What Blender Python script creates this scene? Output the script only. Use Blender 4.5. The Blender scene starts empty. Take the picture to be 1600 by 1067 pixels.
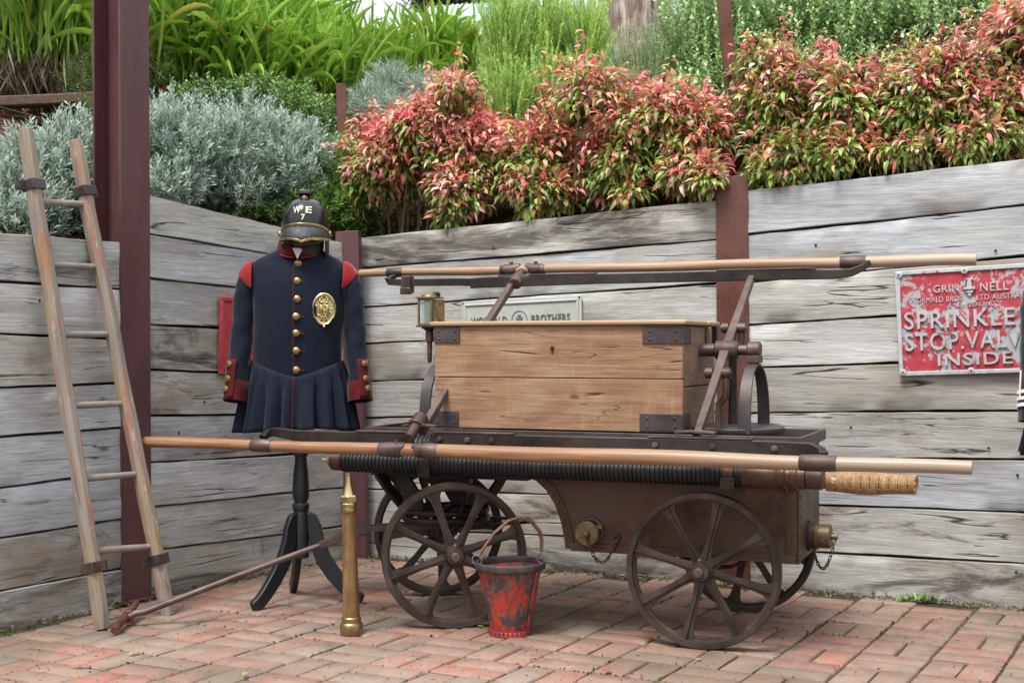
import bpy, bmesh, math, random
import numpy as np
from mathutils import Vector, Matrix, Euler
random.seed(7); RNG = np.random.default_rng(11)
R = math.radians
scene = bpy.context.scene
COL = scene.collection

# ------------------------------------------------------------------ camera, sky, sun, exposure
F_PX, CX, HY, CAM_H = 2107.0, 800.0, 542.0, 1.05     # focal length, centre and horizon of the 1600 px wide photograph
cam_d = bpy.data.cameras.new('camera'); cam = bpy.data.objects.new('camera', cam_d); COL.objects.link(cam)
cam.location = (0, 0, CAM_H); cam.rotation_euler = (R(90), 0, 0)
cam_d.sensor_width = 36; cam_d.lens = 36 * F_PX / 1600; cam_d.shift_y = 0.0053
cam_d.clip_end = 500; cam_d.clip_start = 0.05
cam_d.dof.use_dof = True; cam_d.dof.focus_distance = 4.85; cam_d.dof.aperture_fstop = 7.0
scene.camera = cam
SUN_EL, SUN_AZ = R(62), R(-145)       # azimuth measured from +Y towards +X: behind the camera, to the left
world = bpy.data.worlds.new('World'); scene.world = world; world.use_nodes = True
wn = world.node_tree.nodes; wl = world.node_tree.links
bg = wn['Background']; sky = wn.new('ShaderNodeTexSky'); sky.sky_type = 'NISHITA'; sky.sun_disc = False
sky.sun_elevation = SUN_EL; sky.sun_rotation = SUN_AZ; sky.dust_density = 4.0; sky.air_density = 1.0; sky.ozone_density = 1.0
wmix = wn.new('ShaderNodeMix'); wmix.data_type = 'RGBA'; wmix.inputs[0].default_value = 0.78
# overcast cloud layer over the blue: the standard overcast sky, three times as bright overhead as at the horizon
wtc = wn.new('ShaderNodeTexCoord'); wsep = wn.new('ShaderNodeSeparateXYZ'); wl.new(wtc.outputs['Generated'], wsep.inputs[0])
wcl = wn.new('ShaderNodeClamp'); wl.new(wsep.outputs[2], wcl.inputs[0]); wma = wn.new('ShaderNodeMath'); wma.operation = 'MULTIPLY_ADD'; wma.inputs[1].default_value = 0.667; wma.inputs[2].default_value = 0.333; wl.new(wcl.outputs[0], wma.inputs[0])
wvm = wn.new('ShaderNodeVectorMath'); wvm.operation = 'SCALE'; wvm.inputs[0].default_value = (22.5, 23.4, 24.8); wl.new(wma.outputs[0], wvm.inputs['Scale']); wl.new(wvm.outputs[0], wmix.inputs[7])
wl.new(sky.outputs[0], wmix.inputs[6]); wl.new(wmix.outputs[2], bg.inputs[0]); bg.inputs[1].default_value = 0.085
sun_d = bpy.data.lights.new('sun', 'SUN'); sun_d.energy = 3.2; sun_d.angle = R(20); sun_d.color = (1.0, 0.97, 0.93)
sun = bpy.data.objects.new('sun', sun_d); COL.objects.link(sun)
sdir = Vector((math.sin(SUN_AZ) * math.cos(SUN_EL), math.cos(SUN_AZ) * math.cos(SUN_EL), math.sin(SUN_EL)))
sun.rotation_euler = sdir.to_track_quat('Z', 'Y').to_euler(); sun.location = sdir * 20
vs = scene.view_settings; vs.view_transform = 'Standard'; vs.look = 'None'; vs.exposure = 0.42; vs.gamma = 1.0; vs.use_curve_mapping = False

# ------------------------------------------------------------------ measuring helpers
def at(px, Y):                       # X of a photo column at distance Y
    return (px - CX) / F_PX * Y
def zat(py, Y):
    return CAM_H - (py - HY) / F_PX * Y
def gnd(px, py):
    Y = CAM_H * F_PX / (py - HY); return (at(px, Y), Y)

# ------------------------------------------------------------------ materials
class NT:
    def __init__(s, name):
        s.m = bpy.data.materials.new(name); s.m.use_nodes = True
        s.n = s.m.node_tree.nodes; s.l = s.m.node_tree.links; s.b = s.n['Principled BSDF']; s.out = s.n['Material Output']
    def add(s, t, **kw):
        nd = s.n.new(t)
        for k, v in kw.items(): setattr(nd, k, v)
        return nd
    def link(s, a, b): s.l.new(a, b)
    def coords(s, scale=(1, 1, 1), rnd=True, kind='Object'):
        tc = s.add('ShaderNodeTexCoord'); mp = s.add('ShaderNodeMapping'); mp.inputs['Scale'].default_value = scale
        if rnd:
            oi = s.add('ShaderNodeObjectInfo'); mu = s.add('ShaderNodeMath', operation='MULTIPLY'); mu.inputs[1].default_value = 57.0
            s.link(oi.outputs['Random'], mu.inputs[0]); ad = s.add('ShaderNodeVectorMath', operation='ADD')
            s.link(tc.outputs[kind], ad.inputs[0]); s.link(mu.outputs[0], ad.inputs[1]); s.link(ad.outputs[0], mp.inputs[0])
        else: s.link(tc.outputs[kind], mp.inputs[0])
        return mp.outputs[0]
    def noise(s, vec, scale, detail=4, rough=0.55, dist=0.0):
        nd = s.add('ShaderNodeTexNoise'); nd.inputs['Scale'].default_value = scale; nd.inputs['Detail'].default_value = detail
        nd.inputs['Roughness'].default_value = rough; nd.inputs['Distortion'].default_value = dist
        s.link(vec, nd.inputs['Vector']); return nd.outputs['Fac']
    def ramp(s, fac, stops, interp='LINEAR'):
        nd = s.add('ShaderNodeValToRGB'); cr = nd.color_ramp; cr.interpolation = interp
        while len(cr.elements) < len(stops): cr.elements.new(0.5)
        for e, (p, c) in zip(cr.elements, stops):
            e.position = p; e.color = (c, c, c, 1) if isinstance(c, (int, float)) else (*c, 1)
        s.link(fac, nd.inputs[0]); return nd.outputs[0]
    def mix(s, fac, a, b, mode='MIX'):
        nd = s.add('ShaderNodeMix', data_type='RGBA', blend_type=mode)
        for i, v in ((0, fac), (6, a), (7, b)):
            if isinstance(v, (int, float)): nd.inputs[i].default_value = v if i == 0 else (v, v, v, 1)
            elif isinstance(v, tuple): nd.inputs[i].default_value = (*v, 1)
            else: s.link(v, nd.inputs[i])
        return nd.outputs[2]
    def math(s, op, a, b=0.0):
        nd = s.add('ShaderNodeMath', operation=op)
        for i, v in ((0, a), (1, b)):
            if isinstance(v, (int, float)): nd.inputs[i].default_value = v
            else: s.link(v, nd.inputs[i])
        return nd.outputs[0]
    def bump(s, h, strength=0.4, dist=0.01):
        nd = s.add('ShaderNodeBump'); nd.inputs['Strength'].default_value = strength; nd.inputs['Distance'].default_value = dist
        s.link(h, nd.inputs['Height']); s.link(nd.outputs[0], s.b.inputs['Normal'])
    def col(s, c):
        if isinstance(c, tuple): s.b.inputs['Base Color'].default_value = (*c, 1)
        else: s.link(c, s.b.inputs['Base Color'])
    def set(s, rough=None, metal=None, spec=None):
        if rough is not None:
            if isinstance(rough, (int, float)): s.b.inputs['Roughness'].default_value = rough
            else: s.link(rough, s.b.inputs['Roughness'])
        if metal is not None: s.b.inputs['Metallic'].default_value = metal
        if spec is not None: s.b.inputs['Specular IOR Level'].default_value = spec

def plain(name, a, b, scale=20, rough=0.6, metal=0.0, bump=0.2, bd=0.003, rnd=True, spec=0.5, stretch=(1, 1, 1)):
    t = NT(name); v = t.coords(stretch, rnd); n = t.noise(v, scale, 5, 0.6)
    t.col(t.ramp(n, [(0.3, a), (0.7, b)])); t.set(rough, metal, spec)
    if bump: t.bump(t.noise(v, scale * 4, 3), bump, bd)
    return t.m

def sleeper_mat(name='weathered_grey_timber', dirty=0.0):
    t = NT(name)
    v = t.coords((1.0, 9, 9)); vf = t.coords((2.0, 70, 70)); vb = t.coords((1, 2.2, 2.2))
    g = t.noise(v, 2.2, 6, 0.62, 0.6); fine = t.noise(vf, 1.6, 4, 0.65, .4)
    base = t.ramp(g, [(0.25, (0.31, 0.31, 0.31)), (0.42, (0.43, 0.435, 0.44)), (0.62, (0.54, 0.55, 0.56)), (0.85, (0.42, 0.415, 0.41))])
    c = t.mix(t.ramp(fine, [(0.38, 0.0), (0.75, 0.55)]), base, (0.24, 0.23, 0.215))
    ff = t.noise(t.coords((5, 190, 190)), 1.5, 3, 0.6, .2); c = t.mix(t.ramp(ff, [(0.40, 0.45), (0.56, 0.0)]), c, (0.22, 0.21, 0.195)); c = t.mix(t.ramp(ff, [(0.58, 0.0), (0.70, 0.35)]), c, (0.66, 0.67, 0.68))
    oi = t.add('ShaderNodeObjectInfo')
    tint = t.ramp(oi.outputs['Random'], [(0.0, (0.74, 0.73, 0.71)), (0.25, (1.12, 1.09, 1.00)), (0.5, (0.92, 0.95, 1.00)), (0.75, (1.24, 1.23, 1.20)), (1.0, (0.90, 0.85, 0.76))])
    c = t.mix(1.0, c, tint, 'MULTIPLY')
    cream = t.noise(t.coords((0.9, 2.0, 2.0)), 1.9, 4, 0.6, .8); c = t.mix(t.ramp(cream, [(0.52, 0.0), (0.72, 0.42)]), c, (0.47, 0.43, 0.34))
    gn = t.noise(t.coords((0.7, 2.6, 2.6)), 2.3, 4, 0.6, .8); c = t.mix(t.ramp(gn, [(0.56, 0.0), (0.72, 0.40)]), c, (0.24, 0.25, 0.18))
    # brown and dark stains
    st = t.noise(vb, 1.6, 4, 0.6, 0.6)
    c = t.mix(t.ramp(st, [(0.53 - 0.15 * dirty, 0.0), (0.70 - 0.12 * dirty, 0.60)]), c, (0.21, 0.15, 0.095))
    dk = t.noise(t.coords((1, 4.5, 4.5)), 1.15, 6, 0.7, 1.3)
    dkm = t.ramp(dk, [(0.66 - 0.20 * dirty, 0.0), (0.74 - 0.13 * dirty, 0.85)])
    c = t.mix(dkm, c, (0.065, 0.054, 0.045))
    # long splits following the grain
    def split(sx, sy, sc, w):
        n = t.noise(t.coords((sx, sy, sy)), sc, 3, 0.5, 0.35); d = t.math('ABSOLUTE', t.math('SUBTRACT', n, 0.5))
        return t.ramp(d, [(0.0, 1.0), (w, 0.0)])
    gate = t.ramp(t.noise(t.coords((1.4, 4, 4)), 2.0, 2), [(0.50, 0.0), (0.56, 1.0)])
    s1 = t.math('MULTIPLY', split(0.32, 9, 1.3, 0.011), gate)
    s2 = t.math('MULTIPLY', split(0.6, 26, 1.6, 0.010), t.ramp(t.noise(t.coords((1.2, 6, 6)), 2.3, 2), [(0.55, 0.0), (0.64, 0.6)]))
    sm = t.math('MAXIMUM', s1, s2)
    c = t.mix(sm, c, (0.03, 0.025, 0.022))
    # knots
    vo = t.add('ShaderNodeTexVoronoi', feature='F1'); t.link(t.coords((1.7, 4.5, 4.5)), vo.inputs['Vector']); vo.inputs['Scale'].default_value = 1.0
    kn = t.ramp(vo.outputs['Distance'], [(0.03, 1.0), (0.075, 0.0)])
    c = t.mix(t.math('MULTIPLY', kn, 0.75), c, (0.085, 0.065, 0.05))
    t.col(c); t.set(0.88, 0, 0.25)
    h = t.math('SUBTRACT', t.math('ADD', t.math('MULTIPLY', fine, 0.6), t.math('MULTIPLY', g, 0.6)), t.math('ADD', t.math('MULTIPLY', sm, 2.2), t.math('MULTIPLY', dkm, 0.8)))
    t.bump(h, 0.55, 0.004); return t.m

def brick_mat():
    t = NT('worn_paving_brick'); oi = t.add('ShaderNodeObjectInfo')
    base = t.ramp(oi.outputs['Random'], [(0.0, (0.37, 0.125, 0.092)), (0.18, (0.27, 0.140, 0.108)), (0.36, (0.27, 0.185, 0.142)), (0.55, (0.33, 0.145, 0.108)),
                                         (0.72, (0.25, 0.19, 0.155)), (0.86, (0.24, 0.125, 0.105)), (1.0, (0.40, 0.145, 0.10))])
    v = t.coords((1, 1, 1)); n = t.noise(v, 14, 5, 0.65); n2 = t.noise(v, 5, 3, 0.6, 0.5); f = t.noise(v, 120, 3, 0.6)
    c = t.mix(t.ramp(n, [(0.38, 0.0), (0.64, 0.72)]), base, (0.27, 0.225, 0.178))
    c = t.mix(t.ramp(n2, [(0.53, 0.0), (0.70, 0.65)]), c, (0.12, 0.095, 0.075))
    c = t.mix(t.ramp(f, [(0.35, 0.45), (0.55, 0.0)]), c, (0.20, 0.14, 0.11))
    geo = t.add('ShaderNodeNewGeometry'); w = t.add('ShaderNodeMapping'); t.link(geo.outputs['Position'], w.inputs[0])
    big = t.noise(w.outputs[0], 1.3, 4, 0.6)
    c = t.mix(t.ramp(big, [(0.46, 0.0), (0.60, 0.62)]), c, (0.14, 0.115, 0.082))
    sp = t.noise(w.outputs[0], 46, 2, 0.5)
    c = t.mix(t.ramp(sp, [(0.67, 0.0), (0.71, 0.85)]), c, (0.045, 0.038, 0.028))
    t.col(c); t.set(0.9, 0, 0.25); t.bump(t.math('ADD', n, t.math('MULTIPLY', f, 0.5)), 0.5, 0.004); return t.m

def joint_mat():
    t = NT('sandy_mossy_joint'); v = t.coords((1, 1, 1), False); n = t.noise(v, 3.5, 5, 0.65); f = t.noise(v, 90, 3)
    c = t.ramp(n, [(0.35, (0.06, 0.045, 0.03)), (0.52, (0.10, 0.08, 0.05)), (0.60, (0.07, 0.10, 0.025)), (0.75, (0.10, 0.15, 0.035))])
    t.col(t.mix(t.ramp(f, [(0.4, 0.5), (0.6, 0.0)]), c, (0.03, 0.025, 0.018))); t.set(0.95, 0, 0.1); t.bump(f, 0.8, 0.006); return t.m

def soil_mat():
    t = NT('bark_mulch_soil'); v = t.coords((1, 1, 1), False); n = t.noise(v, 5, 6, 0.7); f = t.noise(v, 45, 4, 0.7)
    c = t.ramp(n, [(0.3, (0.05, 0.03, 0.018)), (0.5, (0.13, 0.065, 0.035)), (0.7, (0.20, 0.10, 0.055))])
    t.col(t.mix(t.ramp(f, [(0.4, 0.7), (0.6, 0.0)]), c, (0.03, 0.02, 0.012))); t.set(0.95, 0, 0.1); t.bump(f, 1.0, 0.03); return t.m

def leaf_mat(name, mode='attr', rough=0.42, trans=0.30, spec=0.5):
    t = NT(name)
    if mode == 'attr': a = t.add('ShaderNodeAttribute'); a.attribute_name = 'col'; c = a.outputs['Color']
    else: a = t.add('ShaderNodeObjectInfo'); c = a.outputs['Color']
    v = t.coords((1, 1, 1), True); n = t.noise(v, 30, 3)
    c = t.mix(t.ramp(n, [(0.35, 0.22), (0.65, 0.0)]), c, (0.05, 0.06, 0.02))
    t.col(c); t.set(rough, 0, spec)
    tr = t.add('ShaderNodeBsdfTranslucent'); t.link(c, tr.inputs[0]); mx = t.add('ShaderNodeMixShader'); mx.inputs[0].default_value = trans
    t.link(t.b.outputs[0], mx.inputs[1]); t.link(tr.outputs[0], mx.inputs[2]); t.link(mx.outputs[0], t.out.inputs[0]); return t.m

def iron_mat(name='rust_brown_iron', a=(0.050, 0.036, 0.034), b=(0.115, 0.062, 0.043), hi=(0.17, 0.125, 0.115), metal=0.4):
    t = NT(name); v = t.coords((1, 1, 1)); n = t.noise(v, 11, 7, 0.7, .4); n2 = t.noise(v, 3.6, 5, 0.65, .5); f = t.noise(v, 130, 3)
    c = t.ramp(n, [(0.32, a), (0.58, tuple((x + y) / 2 for x, y in zip(a, b))), (0.75, b)])
    c = t.mix(t.ramp(n2, [(0.45, 0.0), (0.62, 0.60)]), c, hi); c = t.mix(t.ramp(n2, [(0.36, 0.55), (0.46, 0.0)]), c, tuple(x * .45 for x in a)); c = t.mix(t.ramp(f, [(0.62, 0.0), (0.72, .5)]), c, tuple(min(1, x * 1.5) for x in b))
    t.col(c); t.set(t.ramp(n, [(0.3, 0.38), (0.7, 0.62)]), metal, 0.5); t.bump(t.math('ADD', n, t.math('MULTIPLY', f, 0.4)), 0.35, 0.002); return t.m

def grain_mat(name, stops, dark, s=(1.4, 22, 22), rough=0.55, fade=None, bumpd=0.002):
    t = NT(name); v = t.coords(s); g = t.noise(v, 2.0, 6, 0.6, 0.8); f = t.noise(t.coords((s[0] * 2, s[1] * 4, s[2] * 4)), 2.0, 4)
    c = t.ramp(g, stops); c = t.mix(t.ramp(f, [(0.40, 0.55), (0.60, 0.0)]), c, dark)
    blot = t.noise(t.coords((1, 3, 3)), 3.5, 4, 0.6); c = t.mix(t.ramp(blot, [(0.56, 0.0), (0.75, 0.55)]), c, tuple(x * 0.45 for x in dark))
    if fade:
        tc = t.add('ShaderNodeTexCoord'); sx = t.add('ShaderNodeSeparateXYZ'); t.link(tc.outputs['Object'], sx.inputs[0])
        mr = t.add('ShaderNodeMapRange'); mr.inputs[1].default_value = fade[0]; mr.inputs[2].default_value = fade[1]; t.link(sx.outputs[0], mr.inputs[0])
        c = t.mix(t.math('MULTIPLY', mr.outputs[0], 0.75), c, fade[2])
    t.col(c); t.set(rough, 0, 0.4); t.bump(f, 0.35, bumpd); return t.m

def flaky_mat(name, paint, under, lo=0.44, hi=0.50, scale=9, rough=0.6, third=None, stretch=(1, 1, 1)):
    t = NT(name); v = t.coords(stretch); n = t.noise(v, scale, 7, 0.68, 0.4); n2 = t.noise(v, scale * 2.3, 5, 0.65)
    c = t.mix(t.ramp(n, [(lo, 1.0), (hi, 0.0)]), under, paint)
    if third: c = t.mix(t.ramp(n2, [(0.54, 0.0), (0.60, 0.8)]), c, third)
    c = t.mix(t.ramp(t.noise(v, 70, 3), [(0.35, 0.35), (0.55, 0.0)]), c, tuple(x * 0.4 for x in under))
    t.col(c); t.set(rough, 0, 0.4); t.bump(t.math('ADD', n, t.math('MULTIPLY', n2, .5)), 0.5, 0.003); return t.m

def cloth_mat(name, a, rough=0.9, sheen=0.3, bs=900, spec=0.15, mottle=0.85):
    t = NT(name); v = t.coords((1, 1, 1), False); n = t.noise(v, 12, 4); w = t.noise(v, bs, 2)
    t.col(t.ramp(n, [(0.3, tuple(x * mottle for x in a)), (0.7, a)])); t.set(rough, 0, spec)
    t.b.inputs['Sheen Weight'].default_value = sheen; t.b.inputs['Sheen Roughness'].default_value = 0.4
    t.bump(t.math('ADD', t.math('MULTIPLY', w, .05), t.noise(t.coords((1, 1, .55), False), 11, 3, .5, .8)), 0.55, 0.010); return t.m

MT = {}
MT['sleeper'] = sleeper_mat(); MT['sleeper_dirty'] = sleeper_mat('stained_grey_timber', 0.55); MT['sleeper_char'] = sleeper_mat('blackened_timber', 1.0); MT['brick'] = brick_mat(); MT['joint'] = joint_mat(); MT['soil'] = soil_mat()
MT['leaf'] = leaf_mat('leaf_colour_by_point', 'attr', 0.36, 0.28, 0.6); MT['leafo'] = leaf_mat('leaf_colour_by_object', 'obj', 0.36, 0.28, 0.6)
MT['needle'] = leaf_mat('fine_leaf', 'attr', 0.6, 0.35, 0.3)
MT['iron'] = iron_mat(); MT['iron_dark'] = iron_mat('dark_iron', (0.018, 0.014, 0.013), (0.05, 0.032, 0.026), (0.06, 0.05, 0.045))
MT['iron_plate'] = iron_mat('iron_plate', (0.045, 0.038, 0.040), (0.085, 0.06, 0.055), (0.10, 0.085, 0.085))
MT['wheel'] = iron_mat('wheel_iron', (0.030, 0.021, 0.018), (0.062, 0.040, 0.030), (0.10, 0.078, 0.066))
MT['copper'] = iron_mat('brown_patinated_copper', (0.072, 0.042, 0.030), (0.150, 0.082, 0.052), (0.115, 0.088, 0.072), 0.6)
MT['brown_paint'] = plain('red_brown_painted_steel', (0.080, 0.030, 0.032), (0.108, 0.046, 0.047), 3, 0.40, 0, 0.1, stretch=(1, 1, .3))
def column_mat():
    t = NT('worn_red_brown_column'); v = t.coords((1, 1, .35)); n = t.noise(v, 4, 6, .65); s = t.noise(t.coords((30, 30, 2)), 2.0, 5, .7); g = t.noise(t.coords((1, 1, 1)), 38, 4, .7)
    c = t.ramp(n, [(.3, (0.072, 0.027, 0.029)), (.7, (0.118, 0.052, 0.055))]); c = t.mix(t.ramp(s, [(.58, 0), (.75, .35)]), c, (.20, .12, .115)); c = t.mix(t.ramp(g, [(.66, 0), (.72, .7)]), c, (.045, .018, .014)); c = t.mix(t.ramp(g, [(.27, .6), (.31, 0)]), c, (.26, .20, .19))
    t.col(c); t.set(t.ramp(n, [(.3, .34), (.7, .55)]), 0, .5); t.bump(g, .15, .002); return t.m
MT['brown_paint'] = column_mat()
MT['rust_post'] = iron_mat('rusty_post_steel', (0.10, 0.040, 0.030), (0.21, 0.066, 0.04), (0.14, 0.075, 0.06))
MT['brass'] = plain('aged_brass', (0.22, 0.15, 0.065), (0.38, 0.28, 0.13), 25, 0.38, 0.85, 0.15)
MT['brass_bright'] = plain('polished_brass', (0.42, 0.33, 0.15), (0.58, 0.48, 0.25), 18, 0.26, 0.95, 0.08)
MT['brass_dull'] = plain('dull_brass', (0.11, 0.085, 0.045), (0.23, 0.17, 0.085), 30, 0.48, 0.7, 0.2)
MT['copper_tube'] = grain_mat('brown_leather_copper_tube', [(0.3, (0.13, 0.068, 0.028)), (0.6, (0.235, 0.135, 0.060)), (0.8, (0.17, 0.10, 0.048))], (0.07, 0.032, 0.017), (6, 6, 1.4), 0.32)
MT['hose_end'] = plain('dark_copper_hose_end', (0.055, 0.030, 0.020), (0.12, 0.058, 0.034), 18, 0.45, 0.4, 0.2)
def chest_mat():
    t = NT('worn_chest_oak'); v = t.coords((1.2, 15, 15)); g = t.noise(v, 2.0, 6, 0.62, 1.1); f = t.noise(t.coords((3, 70, 70)), 1.6, 4, .6); bl = t.noise(t.coords((1.6, 2.6, 2.6)), 2.2, 5, .62, .5); vt = t.noise(t.coords((9, 1, 1.3)), 2.4, 4, .6)
    c = t.ramp(g, [(0.25, (0.165, 0.084, 0.043)), (0.48, (0.27, 0.148, 0.080)), (0.75, (0.36, 0.218, 0.125))])
    c = t.mix(t.ramp(bl, [(0.38, 0.50), (0.54, 0.0)]), c, (0.41, 0.275, 0.18)); c = t.mix(t.ramp(bl, [(0.56, 0.0), (0.72, 0.6)]), c, (0.19, 0.095, 0.048))
    c = t.mix(t.ramp(f, [(0.36, 0.55), (0.56, 0.0)]), c, (0.20, 0.105, 0.055)); c = t.mix(t.ramp(vt, [(0.58, 0.0), (0.72, 0.25)]), c, (0.48, 0.31, 0.185))
    n = t.noise(t.coords((.7, 8, 8)), 1.5, 3, .5, .5); d = t.math('ABSOLUTE', t.math('SUBTRACT', n, .5)); gate = t.ramp(t.noise(t.coords((1.4, 3, 3)), 2.0, 2), [(.50, 0), (.56, 1)]); cr = t.math('MULTIPLY', t.ramp(d, [(0, 1.0), (.006, 0)]), gate); c = t.mix(cr, c, (.04, .022, .012))
    vo = t.add('ShaderNodeTexVoronoi', feature='F1'); t.link(t.coords((3.2, 7, 7)), vo.inputs['Vector']); vo.inputs['Scale'].default_value = 1.0
    c = t.mix(t.ramp(vo.outputs['Distance'], [(0.03, .85), (0.085, 0.0)]), c, (0.10, 0.045, 0.022))
    t.col(c); t.set(0.6, 0, .35); t.bump(t.math('SUBTRACT', t.math('ADD', f, g), t.math('MULTIPLY', cr, 2.0)), .5, .003); return t.m
MT['chest'] = chest_mat()
MT['chest_plain'] = grain_mat('chest_oak', [(0.25, (0.30, 0.165, 0.085)), (0.5, (0.42, 0.25, 0.135)), (0.75, (0.50, 0.32, 0.19))], (0.25, 0.13, 0.06), (1.3, 16, 16), 0.6)
MT['chest_side'] = grain_mat('chest_oak_side', [(0.25, (0.16, 0.095, 0.055)), (0.5, (0.23, 0.14, 0.085)), (0.75, (0.28, 0.18, 0.11))], (0.12, 0.07, 0.04), (16, 1.5, 16), 0.65)
MT['lid'] = grain_mat('chest_lid_wood', [(0.25, (0.30, 0.19, 0.10)), (0.5, (0.40, 0.27, 0.155)), (0.75, (0.47, 0.33, 0.20))], (0.28, 0.18, 0.10), (1.3, 16, 16), 0.6)
MT['pole'] = grain_mat('ash_pole_wood', [(0.25, (0.22, 0.105, 0.052)), (0.5, (0.32, 0.165, 0.083)), (0.75, (0.41, 0.235, 0.130))], (0.14, 0.068, 0.035), (1.0, 24, 24), 0.38, (0.5, 1.5, (0.34, 0.275, 0.205)))
MT['pole_far'] = grain_mat('weathered_pole_wood', [(0.25, (0.27, 0.16, 0.09)), (0.5, (0.36, 0.225, 0.135)), (0.75, (0.46, 0.32, 0.21))], (0.22, 0.13, 0.07), (1.0, 24, 24), 0.5, (0.9, 1.7, (0.42, 0.34, 0.25)))
MT['hose'] = plain('black_rubber_hose', (0.006, 0.0065, 0.008), (0.018, 0.019, 0.022), 12, 0.55, 0, 0.1)
MT['black_gloss'] = plain('black_lacquer', (0.006, 0.0065, 0.009), (0.012, 0.013, 0.017), 8, 0.20, 0, 0.05)
MT['black_paint'] = plain('worn_black_paint', (0.006, 0.0075, 0.011), (0.018, 0.021, 0.026), 9, 0.40, 0, 0.15)
MT['black_in'] = plain('dark_leather', (0.010, 0.009, 0.009), (0.02, 0.018, 0.017), 9, 0.7, 0, 0.15)
MT['navy'] = cloth_mat('navy_wool', (0.0085, 0.0125, 0.0230), sheen=0.12); MT['velvet'] = cloth_mat('dark_red_velvet', (0.095, 0.002, 0.005), 0.7, 0.15, 500, 0.2, 0.45)
MT['redwool'] = cloth_mat('red_wool', (0.22, 0.008, 0.010), 0.8, 0.3, 600, 0.2); MT['white_cloth'] = cloth_mat('white_cloth', (0.7, 0.66, 0.62))
MT['blackwool'] = cloth_mat('black_wool', (0.010, 0.012, 0.018)); MT['piping'] = cloth_mat('red_piping', (0.16, 0.012, 0.018))
MT['bucket'] = flaky_mat('flaking_red_leather', (0.40, 0.042, 0.026), (0.060, 0.048, 0.050), 0.47, 0.55, 17, 0.5, (0.20, 0.075, 0.06), (1, 1, .6))
MT['bucket_rim'] = plain('black_leather_rim', (0.02, 0.018, 0.02), (0.07, 0.05, 0.05), 40, 0.6, 0, 0.3)
MT['leather'] = plain('worn_brown_leather', (0.10, 0.045, 0.028), (0.22, 0.12, 0.075), 30, 0.6, 0, 0.3)
def ladder_mat():
    t = NT('ladder_worn_paint'); v = t.coords((20, 20, 1.6)); g = t.noise(v, 1.8, 6, 0.62, .6); b = t.noise(t.coords((7, 7, 1.5)), 2.6, 5, 0.7)
    c = t.ramp(g, [(0.3, (0.13, 0.105, 0.085)), (0.5, (0.215, 0.18, 0.15)), (0.75, (0.28, 0.245, 0.215))])
    c = t.mix(t.ramp(b, [(0.50, 0.0), (0.60, 0.75)]), c, (0.27, 0.20, 0.105))
    b2 = t.noise(t.coords((9, 9, 1.2)), 3.1, 5, 0.7, .3)
    c = t.mix(t.ramp(b2, [(0.57, 0.0), (0.64, 0.75)]), c, (0.33, 0.105, 0.055))
    b3 = t.noise(t.coords((11, 11, 3)), 3.7, 5, 0.7)
    c = t.mix(t.ramp(b3, [(0.60, 0.0), (0.66, 0.6)]), c, (0.42, 0.32, 0.26)); t.col(c); t.set(0.7, 0, 0.3); t.bump(t.math('ADD', g, b), 0.5, 0.003); return t.m
MT['ladder'] = ladder_mat()
MT['rung'] = plain('grey_rung', (0.16, 0.14, 0.12), (0.26, 0.23, 0.20), 20, 0.6, 0, 0.2)
def sign_mat(name, paint, bare, lo, hi, thr):
    t = NT(name); v = t.coords((1, 1, 1)); n = t.noise(v, 7, 7, 0.7, .3); n2 = t.noise(v, 34, 5, 0.7)
    m = t.math('ADD', n, t.math('MULTIPLY', n2, 0.35))
    c = t.mix(t.ramp(n2, [(0.35, 0.0), (0.7, 0.5)]), paint, tuple(min(1, x * 1.5 + 0.06) for x in paint))
    c = t.mix(t.ramp(m, [(lo, 0.0), (hi, 1.0)]), c, bare); t.col(c); t.set(0.6, 0, 0.3); t.bump(n2, 0.25, 0.002); return t.m
MT['sign_red'] = sign_mat('peeling_red_sign_paint', (0.38, 0.036, 0.050), (0.38, 0.40, 0.41), 0.685, 0.72, 0)
MT['sign_red2'] = sign_mat('red_sign_paint', (0.38, 0.033, 0.045), (0.33, 0.10, 0.10), 0.77, 0.86, 0)
MT['sign_bare'] = sign_mat('bare_grey_sign_metal', (0.40, 0.42, 0.43), (0.40, 0.10, 0.11), 0.80, 0.84, 0)
MT['sign_letter'] = sign_mat('worn_raised_letter', (0.38, 0.40, 0.41), (0.13, 0.12, 0.13), 0.72, 0.79, 0)
MT['sign_white'] = plain('pale_cast_sign', (0.40, 0.41, 0.37), (0.52, 0.53, 0.49), 9, 0.5, 0, 0.15)
MT['sign_dark'] = plain('dark_cast_letters', (0.09, 0.09, 0.085), (0.17, 0.17, 0.16), 30, 0.6, 0, 0.1)
MT['wicker'] = grain_mat('wicker', [(0.25, (0.22, 0.125, 0.055)), (0.5, (0.36, 0.225, 0.105)), (0.75, (0.50, 0.34, 0.18))], (0.20, 0.11, 0.05), (30, 5, 5), 0.55)
MT['bark'] = grain_mat('peeling_old_bark', [(0.30, (0.07, 0.045, 0.035)), (0.48, (0.34, 0.26, 0.22)), (0.68, (0.62, 0.54, 0.49))], (0.09, 0.05, 0.035), (7, 7, 1.1), 0.9, None, 0.02)
MT['stem'] = plain('twig_bark', (0.07, 0.045, 0.03), (0.14, 0.09, 0.06), 40, 0.85, 0, 0.3)
MT['dead'] = plain('dead_leaf', (0.13, 0.085, 0.05), (0.33, 0.26, 0.18), 20, 0.85, 0, 0.2)
MT['roof'] = plain('pale_green_roof_sheet', (0.36, 0.50, 0.47), (0.42, 0.56, 0.53), 2, 0.4, 0, 0)
MT['cream'] = plain('cream_wall', (0.55, 0.52, 0.45), (0.62, 0.6, 0.52), 3, 0.8, 0, 0)
MT['log'] = MT['bark']
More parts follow.
